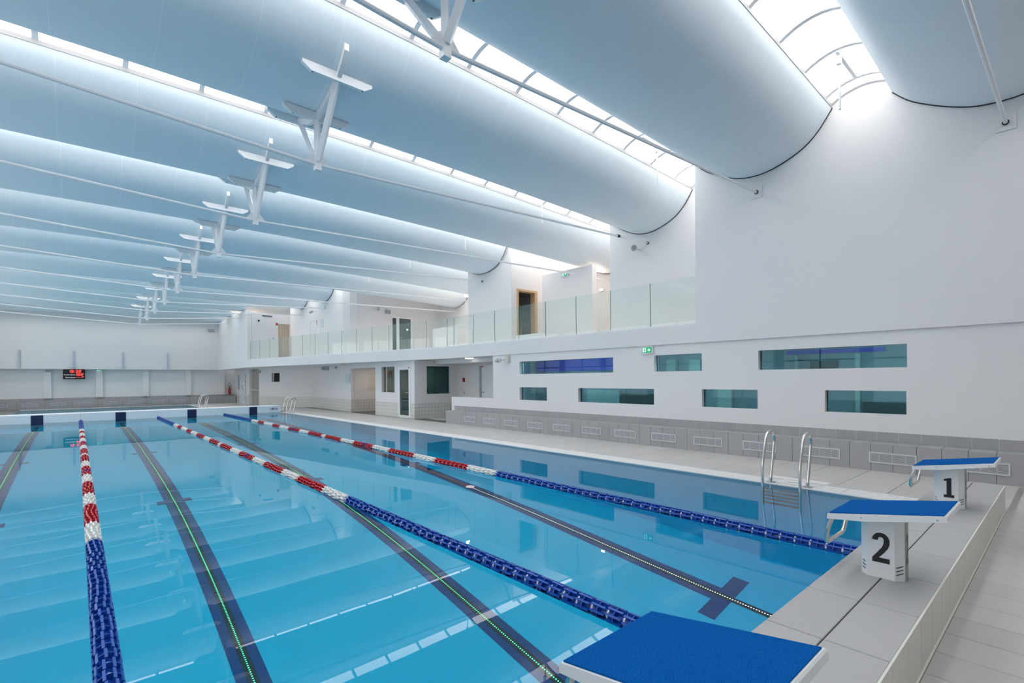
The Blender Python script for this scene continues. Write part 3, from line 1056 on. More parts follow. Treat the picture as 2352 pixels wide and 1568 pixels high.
# glass balustrade
rail = thing('glass_balustrade', (1.5, 17, 2.74), 'frameless greenish glass balustrade along the gallery edge', 'balustrade')
bx('base_channel', TRIM, rail, 2.60, 2.66, 4.42, 14.2, 2.741, 2.775)
ys = [4.42 + k * 1.166 for k in range(9)] + [14.18]
for a, b in zip(ys, ys[1:]):
    bx('glass_panel', RAILG, rail, 2.622, 2.638, a + .006, b - .006, 2.76, 3.80)
    bx('glass_joint', GJOINT, rail, 2.624, 2.636, b - .006, b + .006, 2.76, 3.80)
A0, A1 = Vector((2.62, 14.2, 0)), Vector((-.26, 29.6, 0))
dv = (A1 - A0).normalized()
Ltot = (A1 - A0).length
np_ = 14
for k in range(np_):
    a, b = A0 + dv * (Ltot * k / np_ + .006), A0 + dv * (Ltot * (k + 1) / np_ - .006)
    me = wall_mesh(a.xy, b.xy, 2.76, 3.80, .016)
    me.materials.append(RAILG)
    link('glass_panel', me, rail)
    e = A0 + dv * (Ltot * (k + 1) / np_)
    bx('glass_joint', GJOINT, rail, e.x + .002, e.x + .014, e.y - .006, e.y + .006, 2.76, 3.80)
me = wall_mesh((A0 + Vector((-.01, 0, 0))).xy, (A1 + Vector((-.01, 0, 0))).xy, 2.741, 2.775, .05)
me.materials.append(TRIM)
link('base_channel', me, rail)

# ================================================================== FAR, LEFT, NEAR WALLS
wall('wall_far_upper', (XWL, YB), (-.02, YB), 2.34, 6.9, .4, 'white upper far wall above the small pool', side=1)
wall('wall_far', (XWL, YF), (1.15, YF), 0, 2.36, .2, 'white lower far wall behind the tiled bench', side=1)
cols = thing('far_columns', (0, 0, 0), '', '')
bpy.data.objects.remove(cols)
for k, x in enumerate((-11.23, -8.90, -6.55, -4.235, -1.89)):
    o = MB().box(x - .165, x + .165, 38.86, 39.0, .62, 2.345).build('trim_%d' % (k + 1), WHITE)
    struct(o, 'white pilaster on the far wall, %s' % ('leftmost', 'left of the scoreboard', 'right of the scoreboard',
                                                     'third from the corner side', 'nearest the far right corner')[k], 'pilaster')
o = MB().box(.22, .30, 38.86, 39.0, .62, 2.345).build('trim_6', WHITE)
struct(o, 'slim white pilaster beside the fire extinguisher', 'pilaster')
for k, x in enumerate((-10.06, -7.74, -5.40, -3.065)):
    tag(MB().bbox(x - .04, x + .04, 38.52, 38.6, 2.40, 3.42, .005).build('wall_post', BEAM),
        'short lavender grey post on the upper far wall, %s' % ('leftmost', 'above the scoreboard', 'third from left', 'rightmost')[k],
        'post', 'posts on the upper far wall')

# left wall: tall unseen glazing added as extra light for the hall
wall('wall_left', (XWL, YN), (XWL, 39), 0, 6.9, .2, 'white left wall with tall unseen windows added for light',
     [(8.0 + 3.52 * k, 11.1 + 3.52 * k, .5, 4.7) for k in range(10)], side=1)
for k in range(10):
    ya = YN + 8.0 + 3.52 * k
    w = thing('window_%d' % (20 + k), (XWL - .1, ya + 1.55, .5), 'tall unseen window added in the left wall to light the hall', 'window', 'added left wall windows', 'structure')
    for j in range(2):
        bx('glass_pane', SIDEL, w, XWL - .11, XWL - .10, ya + j * 1.55 + .03, ya + (j + 1) * 1.55 - .03, .53, 4.67)
    bx('mullion', GREYV, w, XWL - .13, XWL - .06, ya + 1.52, ya + 1.58, .5, 4.7)
    bx('transom', GREYV, w, XWL - .12, XWL - .07, ya, ya + 3.1, 2.3, 2.36)
wall('wall_near', (XWL, YN), (7.7, YN), 0, 6.9, .2, 'white wall at the near end behind the camera', side=-1)

# ================================================================== ROOF
PER, N0, PW = 3.52, 1.78, 2.65


def near(i):
    return N0 + PER * (i - 2)


def zr(x):
    return 6.48 - .0020 * (x + 4.81) ** 2


SAG = [(0, 0), (.2, -.30), (.45, -.535), (.83, -.71), (1.2, -.795), (1.6, -.765), (1.9, -.655), (2.21, -.485), (2.45, -.315), (2.65, -.10)]


def prof(s):
    """height of the membrane below its edges; s = distance from the near edge"""
    k = next(k for k in range(len(SAG) - 1) if s <= SAG[k + 1][0] + 1e-6)
    p = [SAG[max(min(k + d, len(SAG) - 1), 0)] for d in (-1, 0, 1, 2)]
    h = p[2][0] - p[1][0]
    t = min(max((s - p[1][0]) / h, 0), 1)
    m1 = (p[2][1] - p[0][1]) / (p[2][0] - p[0][0]) * h
    m2 = (p[3][1] - p[1][1]) / (p[3][0] - p[1][0]) * h
    return ((2 * t ** 3 - 3 * t ** 2 + 1) * p[1][1] + (t ** 3 - 2 * t ** 2 + t) * m1
            + (-2 * t ** 3 + 3 * t ** 2) * p[2][1] + (t ** 3 - t ** 2) * m2)


PR = {0: 2.57, 1: 2.57, 2: 2.57, 3: 4.11, 4: 7.09, 5: 3.98, 6: 7.59, 7: 7.59, 8: 1.95, 9: 1.95, 10: 3.2, 11: 3.2, 12: 3.2}
SR = {0: 2.57, 1: 2.57, 2: 4.11, 3: 7.09, 4: 7.09, 5: 7.59, 6: 7.59, 7: 2.6, 8: 1.95, 9: 1.95, 10: 3.2, 11: 3.2}
ceil = thing('ceiling', (-4.8, 16, 6.4), 'roof of sagging white membrane vaults running across the pool', 'ceiling', kind='structure')
for i in range(0, 13):
    y0 = near(i)
    x1 = PR[i]
    nx, ny = 22, 28
    smax = PW
    if i == 12:
        smax = YB - y0 - .01
    if i == 0:
        pass
    rows, rows2 = [], []
    for a in range(nx + 1):
        x = XWL + .02 + (x1 - XWL - .02) * a / nx
        r1, r2 = [], []
        for b in range(ny + 1):
            s = smax * b / ny
            yy, zz = y0 + s, zr(x) + prof(s)
            if i == 5:
                xx = min(x, 4.11 - (yy - 12.3) * .176)
            else:
                xx = x
            r1.append((xx, yy, zz))
            r2.append((xx, yy, zz + .07))
        rows.append(r1)
        rows2.append(r2)
    mb = MB()
    mb.grid(rows)
    mb.grid(rows2)
    nv = (nx + 1) * (ny + 1)
    for a in range(nx):
        p, q = a * (ny + 1), (a + 1) * (ny + 1)
        mb.f.append((p, q, q + nv, p + nv))
        mb.f.append((p + ny, p + ny + nv, q + ny + nv, q + ny))
    for b in range(ny):
        mb.f.append((b, b + nv, b + 1 + nv, b + 1))
        e = nx * (ny + 1)
        mb.f.append((e + b, e + b + 1, e + b + 1 + nv, e + b + nv))
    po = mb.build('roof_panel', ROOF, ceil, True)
    # dark joint where the membrane meets the wall
    pts = []
    for b in range(ny + 1):
        X_, Y_, Z_ = rows[nx][b]
        pts.append((X_ - .006, Y_, Z_ - .004))
    if i < 12:
        MB().tube(pts, .010, 6).build('edge_joint', DARK, po)
    # white edge profile along the skylight (near edge of the panel)
    if i > 0:
        tr = MB()
        rr = []
        for a in range(nx + 1):
            x = XWL + .02 + (x1 - XWL - .03) * a / nx
            z = zr(x)
            if i == 5:
                x = min(x, 4.10)
            rr.append([(x, y0 - .003, z - .006), (x, y0 - .003, z + .06), (x, y0 + .05, z + .06), (x, y0 + .05, z + .05)])
        tr.grid(rr)
        tr.build('edge_profile', FLASH, po)
    # row-end fill above far edge
    if i < 12:
        tr = MB()
        rr = []
        for a in range(nx + 1):
            x = XWL + .02 + (SR[i] - XWL - .03) * a / nx
            z = zr(x) + prof(PW)
            rr.append([(x, y0 + PW, z + .02), (x, y0 + PW, zr(x) + .13), (x, y0 + PW - .05, zr(x) + .13), (x, y0 + PW - .05, z + .06)])
        tr.grid(rr)
        tr.build('edge_profile', FLASH, po)

# arched skylights between the panels
for i in range(0, 12):
    ya, yb = near(i) + PW, near(i + 1)
    xe = SR[i]
    w = thing('window_%d' % (40 + i), (-4.8, (ya + yb) / 2, 6.6),
              'arched roof light of white panes, %s counted from the camera' % (
                  'behind the camera', 'first', 'second', 'third', 'fourth', 'fifth', 'sixth', 'seventh', 'eighth', 'ninth', 'tenth', 'eleventh')[i],
              'skylight', kind='structure')
    na = 8

    def arc(x, r=0.0, n=na):
        out = []
        for k in range(n + 1):
            t = k / n
            y = ya - .04 + (yb - ya + .08) * t
            z = zr(x) + .10 - .04 * t + .15 * (1 - (2 * t - 1) ** 2) + r
            out.append((x, y, z))
        return out
    xs = []
    x = -4.95 - 7 * 1.03
    xs = [XWL + .03]
    while x < xe - .2:
        if x > XWL + .3:
            xs.append(x)
        x += 1.03
    xs.append(xe - .01)
    for a, b in zip(xs, xs[1:]):
        mb = MB()
        mb.grid([arc(a, .035), arc(b, .035)])
        mb.build('glass_pane', SKYL, w, True)
    for x in xs[1:]:
        mb = MB()
        A_, B_ = arc(x, -.03), arc(x, .03)
        for k in range(na):
            p0, p1, q0, q1 = A_[k], A_[k + 1], B_[k], B_[k + 1]
            hw = .036
            mb.poly([(x - hw, *p0[1:]), (x - hw, *p1[1:]), (x + hw, *p1[1:]), (x + hw, *p0[1:])])
            mb.poly([(x - hw, *p0[1:]), (x - hw, *q0[1:]), (x - hw, *q1[1:]), (x - hw, *p1[1:])])
            mb.poly([(x + hw, *p0[1:]), (x + hw, *p1[1:]), (x + hw, *q1[1:]), (x + hw, *q0[1:])])
        mb.build('glazing_bar', TRIM, w)

# tie rods and struts
order = ('behind the camera', 'nearest the camera at the top right', 'second from the camera', 'third from the camera', 'fourth from the camera',
         'fifth from the camera', 'sixth from the camera', 'seventh from the camera', 'eighth from the camera', 'ninth from the camera',
         'tenth from the camera', 'eleventh from the camera', 'twelfth from the camera')
XS, ZS = -4.81, 4.86
RODX = {0: 2.57, 1: 2.57, 2: 2.57, 3: 4.11, 4: 7.09, 5: 3.87, 6: 7.59, 7: 7.59, 8: 1.96, 9: 1.96, 10: -.33, 11: -.25}
for i in range(1, 12):
    yc = near(i) + 1.32
    xe = RODX[i]
    ze = 5.24 if xe < 5 else 5.16
    t = thing('tie_rod', (XS, yc, ZS), 'white steel tie rod spanning the hall, %s' % order[i], 'tie rod', 'tie rods under the roof')
    MB().tube([(XWL + .005, yc, 5.24), (XS, yc, ZS + .02)], .026, 8).build('rod', TRIM, t, True)
    MB().tube([(XS, yc, ZS + .02), (xe - .008, yc, ze)], .026, 8).build('rod', TRIM, t, True)
    if i in (1, 2):
        MB().bbox(xe - .010, xe - .001, yc - .11, yc + .11, ze - .115, ze + .115, .0005).build('anchor_plate', SOFFIT, t)
    if i < 6:
        MB().tube([(xe - .03, yc, ze), (xe - .004, yc, ze)], .04, 10).build('anchor_ring', DARK, t)
    if i == 3:
        MB().tube([(2.75, yc, 5.19), (2.85, yc, 5.195)], .035, 10).build('collar', DARK, t)


def strut(i):
    yc = near(i) + 1.32
    t = thing('roof_strut', (XS, yc, ZS), 'white three legged strut standing on the tie rod, %s' % order[i], 'strut', 'struts under the roof vaults')

    def belly(dy):
        return zr(XS) + prof(1.32 + dy)
    # node and gusset
    bx('node', TRIM, t, XS - .045, XS + .045, yc - .045, yc + .045, ZS - .07, ZS + .10)
    g = MB()
    g.extrude([(XS - .17, yc - .008, ZS + .03), (XS + .17, yc - .008, ZS + .03), (XS + .17, yc - .008, ZS + .06), (XS + .07, yc - .008, ZS + .18),
               (XS - .07, yc - .008, ZS + .18), (XS - .17, yc - .008, ZS + .06)], (0, .016, 0))
    g.build('gusset', TRIM, t)
    for dy in (-.82, 0.0, .82):
        top = Vector((XS, yc + dy, belly(dy) - .06))
        bot = Vector((XS, yc + dy * .04, ZS + .08))
        MB().tube([bot, top], .052, 4).build('leg', TRIM, t)
        # chamfered fin along x
        z = belly(dy)
        f = MB()
        L, h = .50, .13
        f.extrude([(XS - L, yc + dy - .03, z - .01), (XS - L, yc + dy - .03, z - .05), (XS - L + .12, yc + dy - .03, z - h),
                   (XS + L - .12, yc + dy - .03, z - h), (XS + L, yc + dy - .03, z - .05), (XS + L, yc + dy - .03, z - .01)], (0, .06, 0))
        fo_ = f.build('fin', TRIM, t)
        for sx in (-1, 1):
            MB().tube([(XS + sx * .36, yc + dy, z - h - .002), (XS + sx * .36, yc + dy, z - h + .01)], .012, 6).build('bolt', DARK, fo_)
    # curved rib following the vault
    r1, r2 = [], []
    n = 20
    for k in range(n + 1):
        dy = -1.12 + 2.24 * k / n
        r1.append((XS - .032, yc + dy, belly(dy) - .004))
        r2.append((XS - .032, yc + dy, belly(dy) - .10))
    rb = MB()
    for k in range(n):
        for dx in (0, .064):
            rb.poly([(r1[k][0] + dx, *r1[k][1:]), (r1[k + 1][0] + dx, *r1[k + 1][1:]), (r2[k + 1][0] + dx, *r2[k + 1][1:]), (r2[k][0] + dx, *r2[k][1:])])
        rb.poly([r2[k], r2[k + 1], (r2[k + 1][0] + .064, *r2[k + 1][1:]), (r2[k][0] + .064, *r2[k][1:])])
    for k in (0, n):
        rb.poly([r1[k], r2[k], (r2[k][0] + .064, *r2[k][1:]), (r1[k][0] + .064, *r1[k][1:])])
    rb.build('rib', TRIM, t)
    return t


for i in range(1, 12):
    strut(i)

# skylight openers near the right wall
for n_, i in enumerate((1, 2, 3, 4, 5, 6)):
    yc = near(i) + PW + .43
    x = 1.80 if i > 1 else 1.35
    z1 = zr(x) + .20
    t = thing('skylight_opener', (x, yc, z1), 'white rod motor hanging below the %s roof light from the camera' % ('first', 'second', 'third', 'fourth', 'fifth', 'sixth')[n_],
              'actuator', 'skylight openers')
    MB().tube([(x, yc, z1 - .10), (x + .03, yc, 5.74)], .018, 8).build('rod', TRIM, t, True)
    MB().bbox(x - .04, x + .03, yc - .03, yc + .03, z1 - .18, z1 - .05, .008).build('motor_box', TRIM, t)
    bx('bracket', TRIM, t, 1.24, 2.25, yc - .025, yc + .025, z1 - .03, z1 + .02)
    bx('hanger', TRIM, t, x - .02, x + .02, yc - .015, yc + .015, z1 - .06, z1 - .03)

# ================================================================== STARTING BLOCKS
def digit_outline(d):
    if d == 1:
        return [(-.034, 0), (.042, 0), (.042, .026), (.022, .026), (.022, .187), (.004, .187), (-.034, .172), (-.034, .156), (-.013, .158), (-.013, .026), (-.034, .026)]
    o = []
    # bold condensed 2 : outer bowl
    for k in range(0, 13):
        a = math.radians(180 - 15 * k)
        o.append((.045 * math.cos(a), .138 + .049 * math.sin(a)))
    o += [(.044, .118), (.036, .095), (.012, .058), (-.012, .030), (.045, .030), (.045, 0), (-.045, 0), (-.045, .026), (-.020, .060),
          (.006, .098), (.014, .122), (.015, .140)]
    for k in range(1, 12):
        a = math.radians(15 * k)
        o.append((.016 * math.cos(a), .140 + .020 * math.sin(a)))
    o += [(-.016, .138)]
    return o


def digit3():
    o = []
    for k in range(0, 14):
        a = math.radians(180 - 18 * k)
        o.append((.045 * math.cos(a), .142 + .045 * math.sin(a)))
    return [(-.04, 0), (.045, 0), (.045, .187), (-.04, .187), (-.04, .157), (.012, .157), (.012, .108), (-.02, .108), (-.02, .08), (.012, .08), (.012, .03), (-.04, .03)]


HC = .2955


def starting_block(num, xc, label):
    t = thing('starting_block', (xc, -.26, HC), label, 'starting block', 'starting blocks')
    hx, ya, yb, c = .082, -.375, -.15, .042
    plan = [(xc - hx + c, ya), (xc + hx - c, ya), (xc + hx, ya + c), (xc + hx, yb - c), (xc + hx - c, yb), (xc - hx + c, yb), (xc - hx, yb - c), (xc - hx, ya + c)]
    mb = MB()
    n = len(plan)
    z0, z1 = HC, lambda y: .655 + (-y - .02) * .155
    mb.v += [(x, y, z0) for x, y in plan] + [(x, y, z1(y)) for x, y in plan]
    mb.f.append(tuple(reversed(range(n))))
    mb.f.append(tuple(range(n, 2 * n)))
    for k in range(n):
        mb.f.append((k, (k + 1) % n, n + (k + 1) % n, n + k))
    mb.build('post', BLOCKW, t)
    bx('back_plate', BLOCKG, t, xc - hx + c + .006, xc + hx - c - .006, ya - .004, ya - .0005, HC + .004, .69)
    # platform wedge
    w = .25
    ZT = lambda y: .685 + (-y - .015) * (.095 / .585)
    yf, ybk = -.015, -.60
    side = [(yf, ZT(yf) - .006), (yf - .006, ZT(yf)), (ybk + .006, ZT(ybk)), (ybk, ZT(ybk) - .006), (ybk - .004, ZT(ybk) - .030), (ybk + .004, ZT(ybk) - .034),
            (-.22, ZT(-.22) - .045), (yf + .002, ZT(yf) - .034), (yf, ZT(yf) - .030)]
    mb = MB()
    mb.extrude([(xc - w, y, z) for y, z in side], (2 * w, 0, 0))
    po = mb.build('platform', BLOCKW, t)
    mb = MB()
    a, b = yf - .010, ybk + .012
    mb.extrude([(xc - w + .008, a, ZT(a) + .0005), (xc - w + .008, b, ZT(b) + .0005), (xc - w + .008, b, ZT(b) + .005), (xc - w + .008, a, ZT(a) + .005)], (2 * w - .016, 0, 0))
    mb.build('grip_pad', PAD, po)
    for y in (-.20, -.56):
        MB().tube([(xc - w - .001, y, ZT(y) - .022), (xc - w + .004, y, ZT(y) - .022)], .005, 8).build('bolt', GALV, po)
    # steel hand loop under the front
    h = .20
    zt = .650
    loop = []
    pts = [(xc - h, -.03, zt), (xc - h, -.012, zt - .05), (xc - h, .004, .53), (xc - h + .015, .008, .492), (xc - h + .05, .010, .475),
           (xc + h - .05, .010, .475), (xc + h - .015, .008, .492), (xc + h, .004, .53), (xc + h, -.012, zt - .05), (xc + h, -.03, zt)]
    MB().tube(pts, .0135, 10).build('hand_loop', STEEL, t, True)
    # number on the side facing the camera, number on the back
    yc = -.2625
    if num in (1, 2, 3):
        pl = digit_outline(num) if num < 3 else digit3()
        mb = MB()
        mb.extrude([(xc - hx - .0005, yc - x, HC + .098 + z) for x, z in pl], (-.0015, 0, 0))
        mb.build('number', BLACK, t)
        mb = MB()
        mb.extrude([(xc + x * .62, ya - .0045, HC + .10 + z) for x, z in pl], (0, -.001, 0))
        mb.build('number', GREYV, t)
    # slanted vent slots on the chamfers
    for k in range(3):
        z = HC + .035 + k * .022
        for (xa, y_a, xb_, y_b) in ((xc - hx + .006, ya + c - .006, xc - hx + c - .008, ya + .008), (xc - hx + c - .010, yb - .010, xc - hx + .012, yb - c + .012)):
            d = Vector((-.0008, -.0008 if y_a < -.26 else .0008, 0))
            p, q = Vector((xa, y_a, z)), Vector((xb_, y_b, z + (.012 if y_a < -.26 else 0)))
            if y_a > -.26:
                p, q = Vector((xa, y_a, z + .004)), Vector((xb_, y_b, z + .0))
            mb = MB()
            mb.extrude([p + d, q + d, q + d + Vector((0, 0, .005)), p + d + Vector((0, 0, .005))], d)
            mb.build('slot', BLACK, t)
    return t


starting_block(1, -1.25, 'white starting block number 1 with blue pad, farthest from the camera')
starting_block(2, -3.75, 'white starting block number 2 with blue pad in the middle')
starting_block(3, -6.25, 'starting block cut by the bottom edge, its scuffed blue pad nearest the camera')

# ================================================================== LANE ROPES
def float_mesh(mat):
    r, h, n = .064, .0595, 9
    mb = MB()
    # hub
    mb.tube([(0, -h, 0), (0, h, 0)], .034, 10)
    # mid ring disc
    ring = []
    for k in range(16):
        a = 2 * math.pi * k / 16
        ring.append((math.cos(a), math.sin(a)))
    i = len(mb.v)
    for y, rr in ((-.003, .018), (-.003, r), (.003, r), (.003, .018)):
        mb.v += [(c * rr, y, s_ * rr) for c, s_ in ring]
    for a in range(3):
        for k in range(16):
            mb.f.append((i + a * 16 + k, i + a * 16 + (k + 1) % 16, i + (a + 1) * 16 + (k + 1) % 16, i + (a + 1) * 16 + k))
    for k in range(n):
        a = 2 * math.pi * k / n
        rot = Matrix.Rotation(a, 3, 'Y')
        mb.box(-.0072, .0072, -h, h, r - .007, r + .001, rot, (0, 0, 0))
        mb.box(-.002, .002, -h * .95, h * .95, .018, r - .005, rot, (0, 0, 0))
    return mb.data('float', mat)


FM = {'b': float_mesh(FBLUE), 'w': float_mesh(FWHITE), 'r': float_mesh(FRED), 'v': float_mesh(FVIO)}
BEADM = MB().tube([(0, -.006, 0), (0, .006, 0)], .022, 8).data('bead', FWHITE)
SEQ = [(5.07, 'b'), (5.90, 'w'), (6.92, 'r'), (7.73, 'w'), (8.74, 'r'), (9.54, 'w'), (10.59, 'r'), (11.33, 'w'), (12.42, 'r'), (12.74, 'w'), (13.74, 'r'),
       (14.53, 'w'), (15.55, 'r'), (16.42, 'w'), (17.31, 'r'), (18.27, 'w'), (19.15, 'r'), (20.06, 'w'), (30, 'b')]
for nm, xc in (('right of the view between lanes one and two', -2.5), ('in the middle between lanes two and three', -5.0), ('on the left between lanes three and four', -7.5)):
    t = thing('lane_rope', (xc, 12.5, .012), 'floating lane rope, ' + nm, 'lane rope', 'lane ropes')
    MB().tube([(xc, .01, .012), (xc, 24.97, .012)], .005, 6).build('cable', STEEL, t)
    MB().tube([(xc, 24.90, .012), (xc, 24.985, .012)], [.02, .012], 8).build('end_hook', CHROMEK, t)
    k = 0
    y = .10
    beads = MB()
    while y < 24.86:
        beads.tube([(xc, y + .058, .012), (xc, y + .0725, .012)], .036, 8)
        c = next(c for lim, c in SEQ if y < lim)
        if abs(y - 10.07) < .066 or abs(y - 15.05) < .066:
            c = 'v'
        o = link('float', FM[c], t)
        o.location = (xc, y, .012)
        o.rotation_euler = (0, random.uniform(0, .63), 0)
        k += 1
        y += .1305
    bo = beads.build('bead_string', FWHITE, t)
    bo['kind'] = 'stuff'

# ================================================================== LADDERS
def ladder(loc, label, steps=5):
    t = thing('pool_ladder', loc, label, 'ladder', 'pool ladders')
    L = Vector(loc)
    prof_ = [(-.225, -1.10), (-.225, .28), (-.213, .34), (-.15, .56), (-.115, .665), (-.065, .735), (.0, .768), (.06, .776), (.12, .762), (.175, .715), (.200, .66), (.195, .58),
             (.13, .31), (.075, .09), (.072, .02)]
    for y in (-.245, .245):
        ro = MB().tube([L + Vector((x, y, z)) for x, z in prof_], .0205, 12).build('rail', STEEL, t, True)
        o = MB().bbox(L.x + .03, L.x + .13, L.y + y - .055, L.y + y + .055, L.z + .016, L.z + .022, .001).build('foot_plate', GALV, ro)
        MB().tube([L + Vector((.072, y, .02)), L + Vector((.072, y, .075))], .028, 12).build('foot_socket', STEEL, ro, True)
    for k in range(steps):
        z = -.11 - k * .20
        MB().bbox(L.x - .275, L.x - .18, L.y - .235, L.y + .235, z - .012, z, .004).build('tread', STEPG, t)
    return t


ladder((0.0, 1.655, 0), 'steel pool ladder with dark treads beside the starting blocks')
l2 = ladder((0.0, 23.6, 0), 'steel pool ladder at the far right corner of the big pool')
l3 = ladder((SX1 + .02, 32.2, 0), 'steel pool ladder of the small pool beyond the bulkhead', 3)

# ================================================================== SCOREBOARD
sb = thing('scoreboard', (-7.72, 38.5, 1.73), 'black scoreboard with red time 15:38 on the far wall', 'scoreboard')
MB().bbox(-8.22, -7.22, 38.44, 38.52, 1.735, 2.325, .02).build('case', BOARD, sb)
bx('hanger', DARK, sb, -7.9, -7.5, 38.52, 38.60, 2.2, 2.34)
SEG = {'0': 'abcdef', '1': 'bc', '2': 'abged', '3': 'abgcd', '5': 'afgcd', '6': 'afgedc', '8': 'abcdefg', '-': 'g'}


def seven(ch, x, z, w, h, th):
    mb = MB()
    sh = .12

    def bar(x0, x1, z0, z1):
        q = [(x0, z0), (x1, z0), (x1, z1), (x0, z1)]
        mb.extrude([(x + a + (b * sh), 38.438, z + b) for a, b in q], (0, -.002, 0))
    g = .006
    for s_ in SEG[ch]:
        if s_ == 'a': bar(g, w - g, h - th, h)
        if s_ == 'd': bar(g, w - g, 0, th)
        if s_ == 'g': bar(g, w - g, h / 2 - th / 2, h / 2 + th / 2)
        if s_ == 'b': bar(w - th, w, h / 2 + g, h - g)
        if s_ == 'c': bar(w - th, w, g, h / 2 - g)
        if s_ == 'f': bar(0, th, h / 2 + g, h - g)
        if s_ == 'e': bar(0, th, g, h / 2 - g)
    mb.build('digit', LEDRED, sb)


for ch, x in (('1', -7.99), ('5', -7.86), ('3', -7.66), ('8', -7.52)):
    seven(ch, x, 2.115, .10, .175, .024)
for z in (2.165, 2.235):
    bx('colon_dot', LEDRED, sb, -7.725, -7.700, 38.436, 38.438, z - .014, z + .014)
for ch, x in (('2', -7.635), ('6', -7.535), ('8', -7.425)):
    seven(ch, x, 1.955, .075, .115, .018)
bx('decimal_dot', LEDRED, sb, -7.445, -7.43, 38.436, 38.438, 1.955, 1.97)
for ch, x in (('-', -7.625), ('-', -7.535), ('-', -7.435)):
    seven(ch, x, 1.80, .06, .10, .018)
for z in (2.05, 1.885):
    MB().tube([(-7.325 + .026 * math.cos(a), 38.437, z + .026 * math.sin(a)) for a in [k * math.pi / 6 for k in range(12)]], .010, 6, True).build('degree_ring', LEDRED, sb)
glyph('Grand bassin', .098, LETTER, sb, 'lettering', (-7.665, 38.438, 1.975), (1, 0, 0), (0, 0, 1), .001, 'RIGHT')
glyph('Petit bassin', .098, LETTER, sb, 'lettering', (-7.665, 38.438, 1.81), (1, 0, 0), (0, 0, 1), .001, 'RIGHT')

# ================================================================== SMALL FITTINGS
def exit_sign(c, along, label, w=.30, h=.165, flip=1):
    """green escape sign box fixed to a wall; along = direction of its width seen left to right"""
    t = thing('exit_sign', c, label, 'exit sign', 'exit signs')
    C, A, U = Vector(c), Vector(along).normalized(), Vector((0, 0, 1))
    O = A.cross(U)

    def sl(name, mat, a0, a1, z0, z1, o0, o1):
        mb = MB()
        mb.extrude([C + A * a0 + U * z0 + O * o0, C + A * a1 + U * z0 + O * o0, C + A * a1 + U * z1 + O * o0, C + A * a0 + U * z1 + O * o0], O * (o1 - o0))
        return mb.build(name, mat, t)
    sl('case', TRIM, -w / 2, w / 2, -h / 2, h / 2, .002, .055)
    sl('green_face', GREEN, -w / 2 + .015, w / 2 - .015, -h / 2 + .015, h / 2 - .015, .0552, .057)
    sl('door_mark', SIGNW, -w * .38, -w * .08, -h * .30, h * .30, .0572, .058)
    mb = MB()
    k = w / .30

    def P2(a, z):
        return C + A * (a * k) + U * (z * k) + O * .0585
    mb.extrude([P2(*q) for q in ((-.085, -.045), (-.07, -.045), (-.062, -.012), (-.05, -.04), (-.038, -.035), (-.05, .0), (-.05, .022), (-.035, .016), (-.03, .024), (-.055, .04), (-.075, .03), (-.09, .012), (-.082, .005), (-.07, .015))], O * .0006)
    mb.build('runner_mark', GREEN, t)
    mb = MB()
    mb.extrude([C + A * (a * k) + U * (z * k) + O * .0572 for a, z in ((.015, -.009), (.06, -.009), (.042, -.032), (.062, -.032), (.102, 0), (.062, .032), (.042, .032), (.06, .009), (.015, .009))], O * .0008)
    mb.build('arrow', SIGNW, t)
    return t


exit_sign((XW, 5.646, 2.225), (0, -1, 0), 'green exit sign on the slot window wall below the white slab')
exit_sign((5.2, 10.66, 5.19), (0, -1, 0), 'green exit sign on the free standing gallery partition')
p = px(226, 850, y=38.9)
exit_sign((-6.56, 38.86, 2.26), (1, 0, 0), 'small green exit sign right of the scoreboard', .26, .12)
exit_sign((1.97, 24.35, 5.30), (0, -1, 0), 'grey green exit sign high on the long gallery wall', .24, .14)


def speaker(c, d, label):
    t = thing('loudspeaker', c, label, 'loudspeaker', 'wall loudspeakers')
    C, D = Vector(c), Vector(d).normalized()
    MB().tube([C, C + D * .17], .075, 14).build('body', SPK, t, True)
    MB().tube([C + D * .17, C + D * .176], .068, 14).build('mesh_front', SPKG, t)
    MB().tube([C + D * .06, C + D * .10], .080, 14).build('clamp_band', SPKG, t)
    return t


def speaker_arm(t, a, b):
    MB().tube([a, b], .014, 6).build('bracket', SPK, t)


s = speaker((3.90, 6.93, 5.12), (-.75, -.62, -.1), 'cream tube loudspeaker on the gallery wall below the third roof vault')
speaker_arm(s, (3.86, 6.90, 5.12), (4.118, 6.90, 5.12))
s = speaker((2.40, 10.86, 2.17), (-.55, .80, -.1), 'cream tube loudspeaker under the slab left of the slot windows')
speaker_arm(s, (2.40, 10.90, 2.17), (2.612, 10.90, 2.17))
bx('bracket_box', SPK, s, 2.53, 2.612, 10.65, 10.80, 2.10, 2.30)
s = speaker((1.78, 25.6, 5.22), (-.4, .75, -.25), 'tube loudspeaker high on the long gallery wall')
speaker_arm(s, (1.78, 25.6, 5.22), (1.968, 25.6, 5.22))
s = speaker((3.8, 22.05, 5.15), (-.35, -.6, -.3), 'tube loudspeaker beside the glazed gallery door')
speaker_arm(s, (3.8, 22.05, 5.12), (3.8, 22.198, 5.12))

# small plates, cameras and signs
def plate(name, label, cat, mat, a, b, group=None):
    o = MB().bbox(a[0], b[0], a[1], b[1], a[2], b[2], .001).build(name, mat)
    return tag(o, label, cat, group)


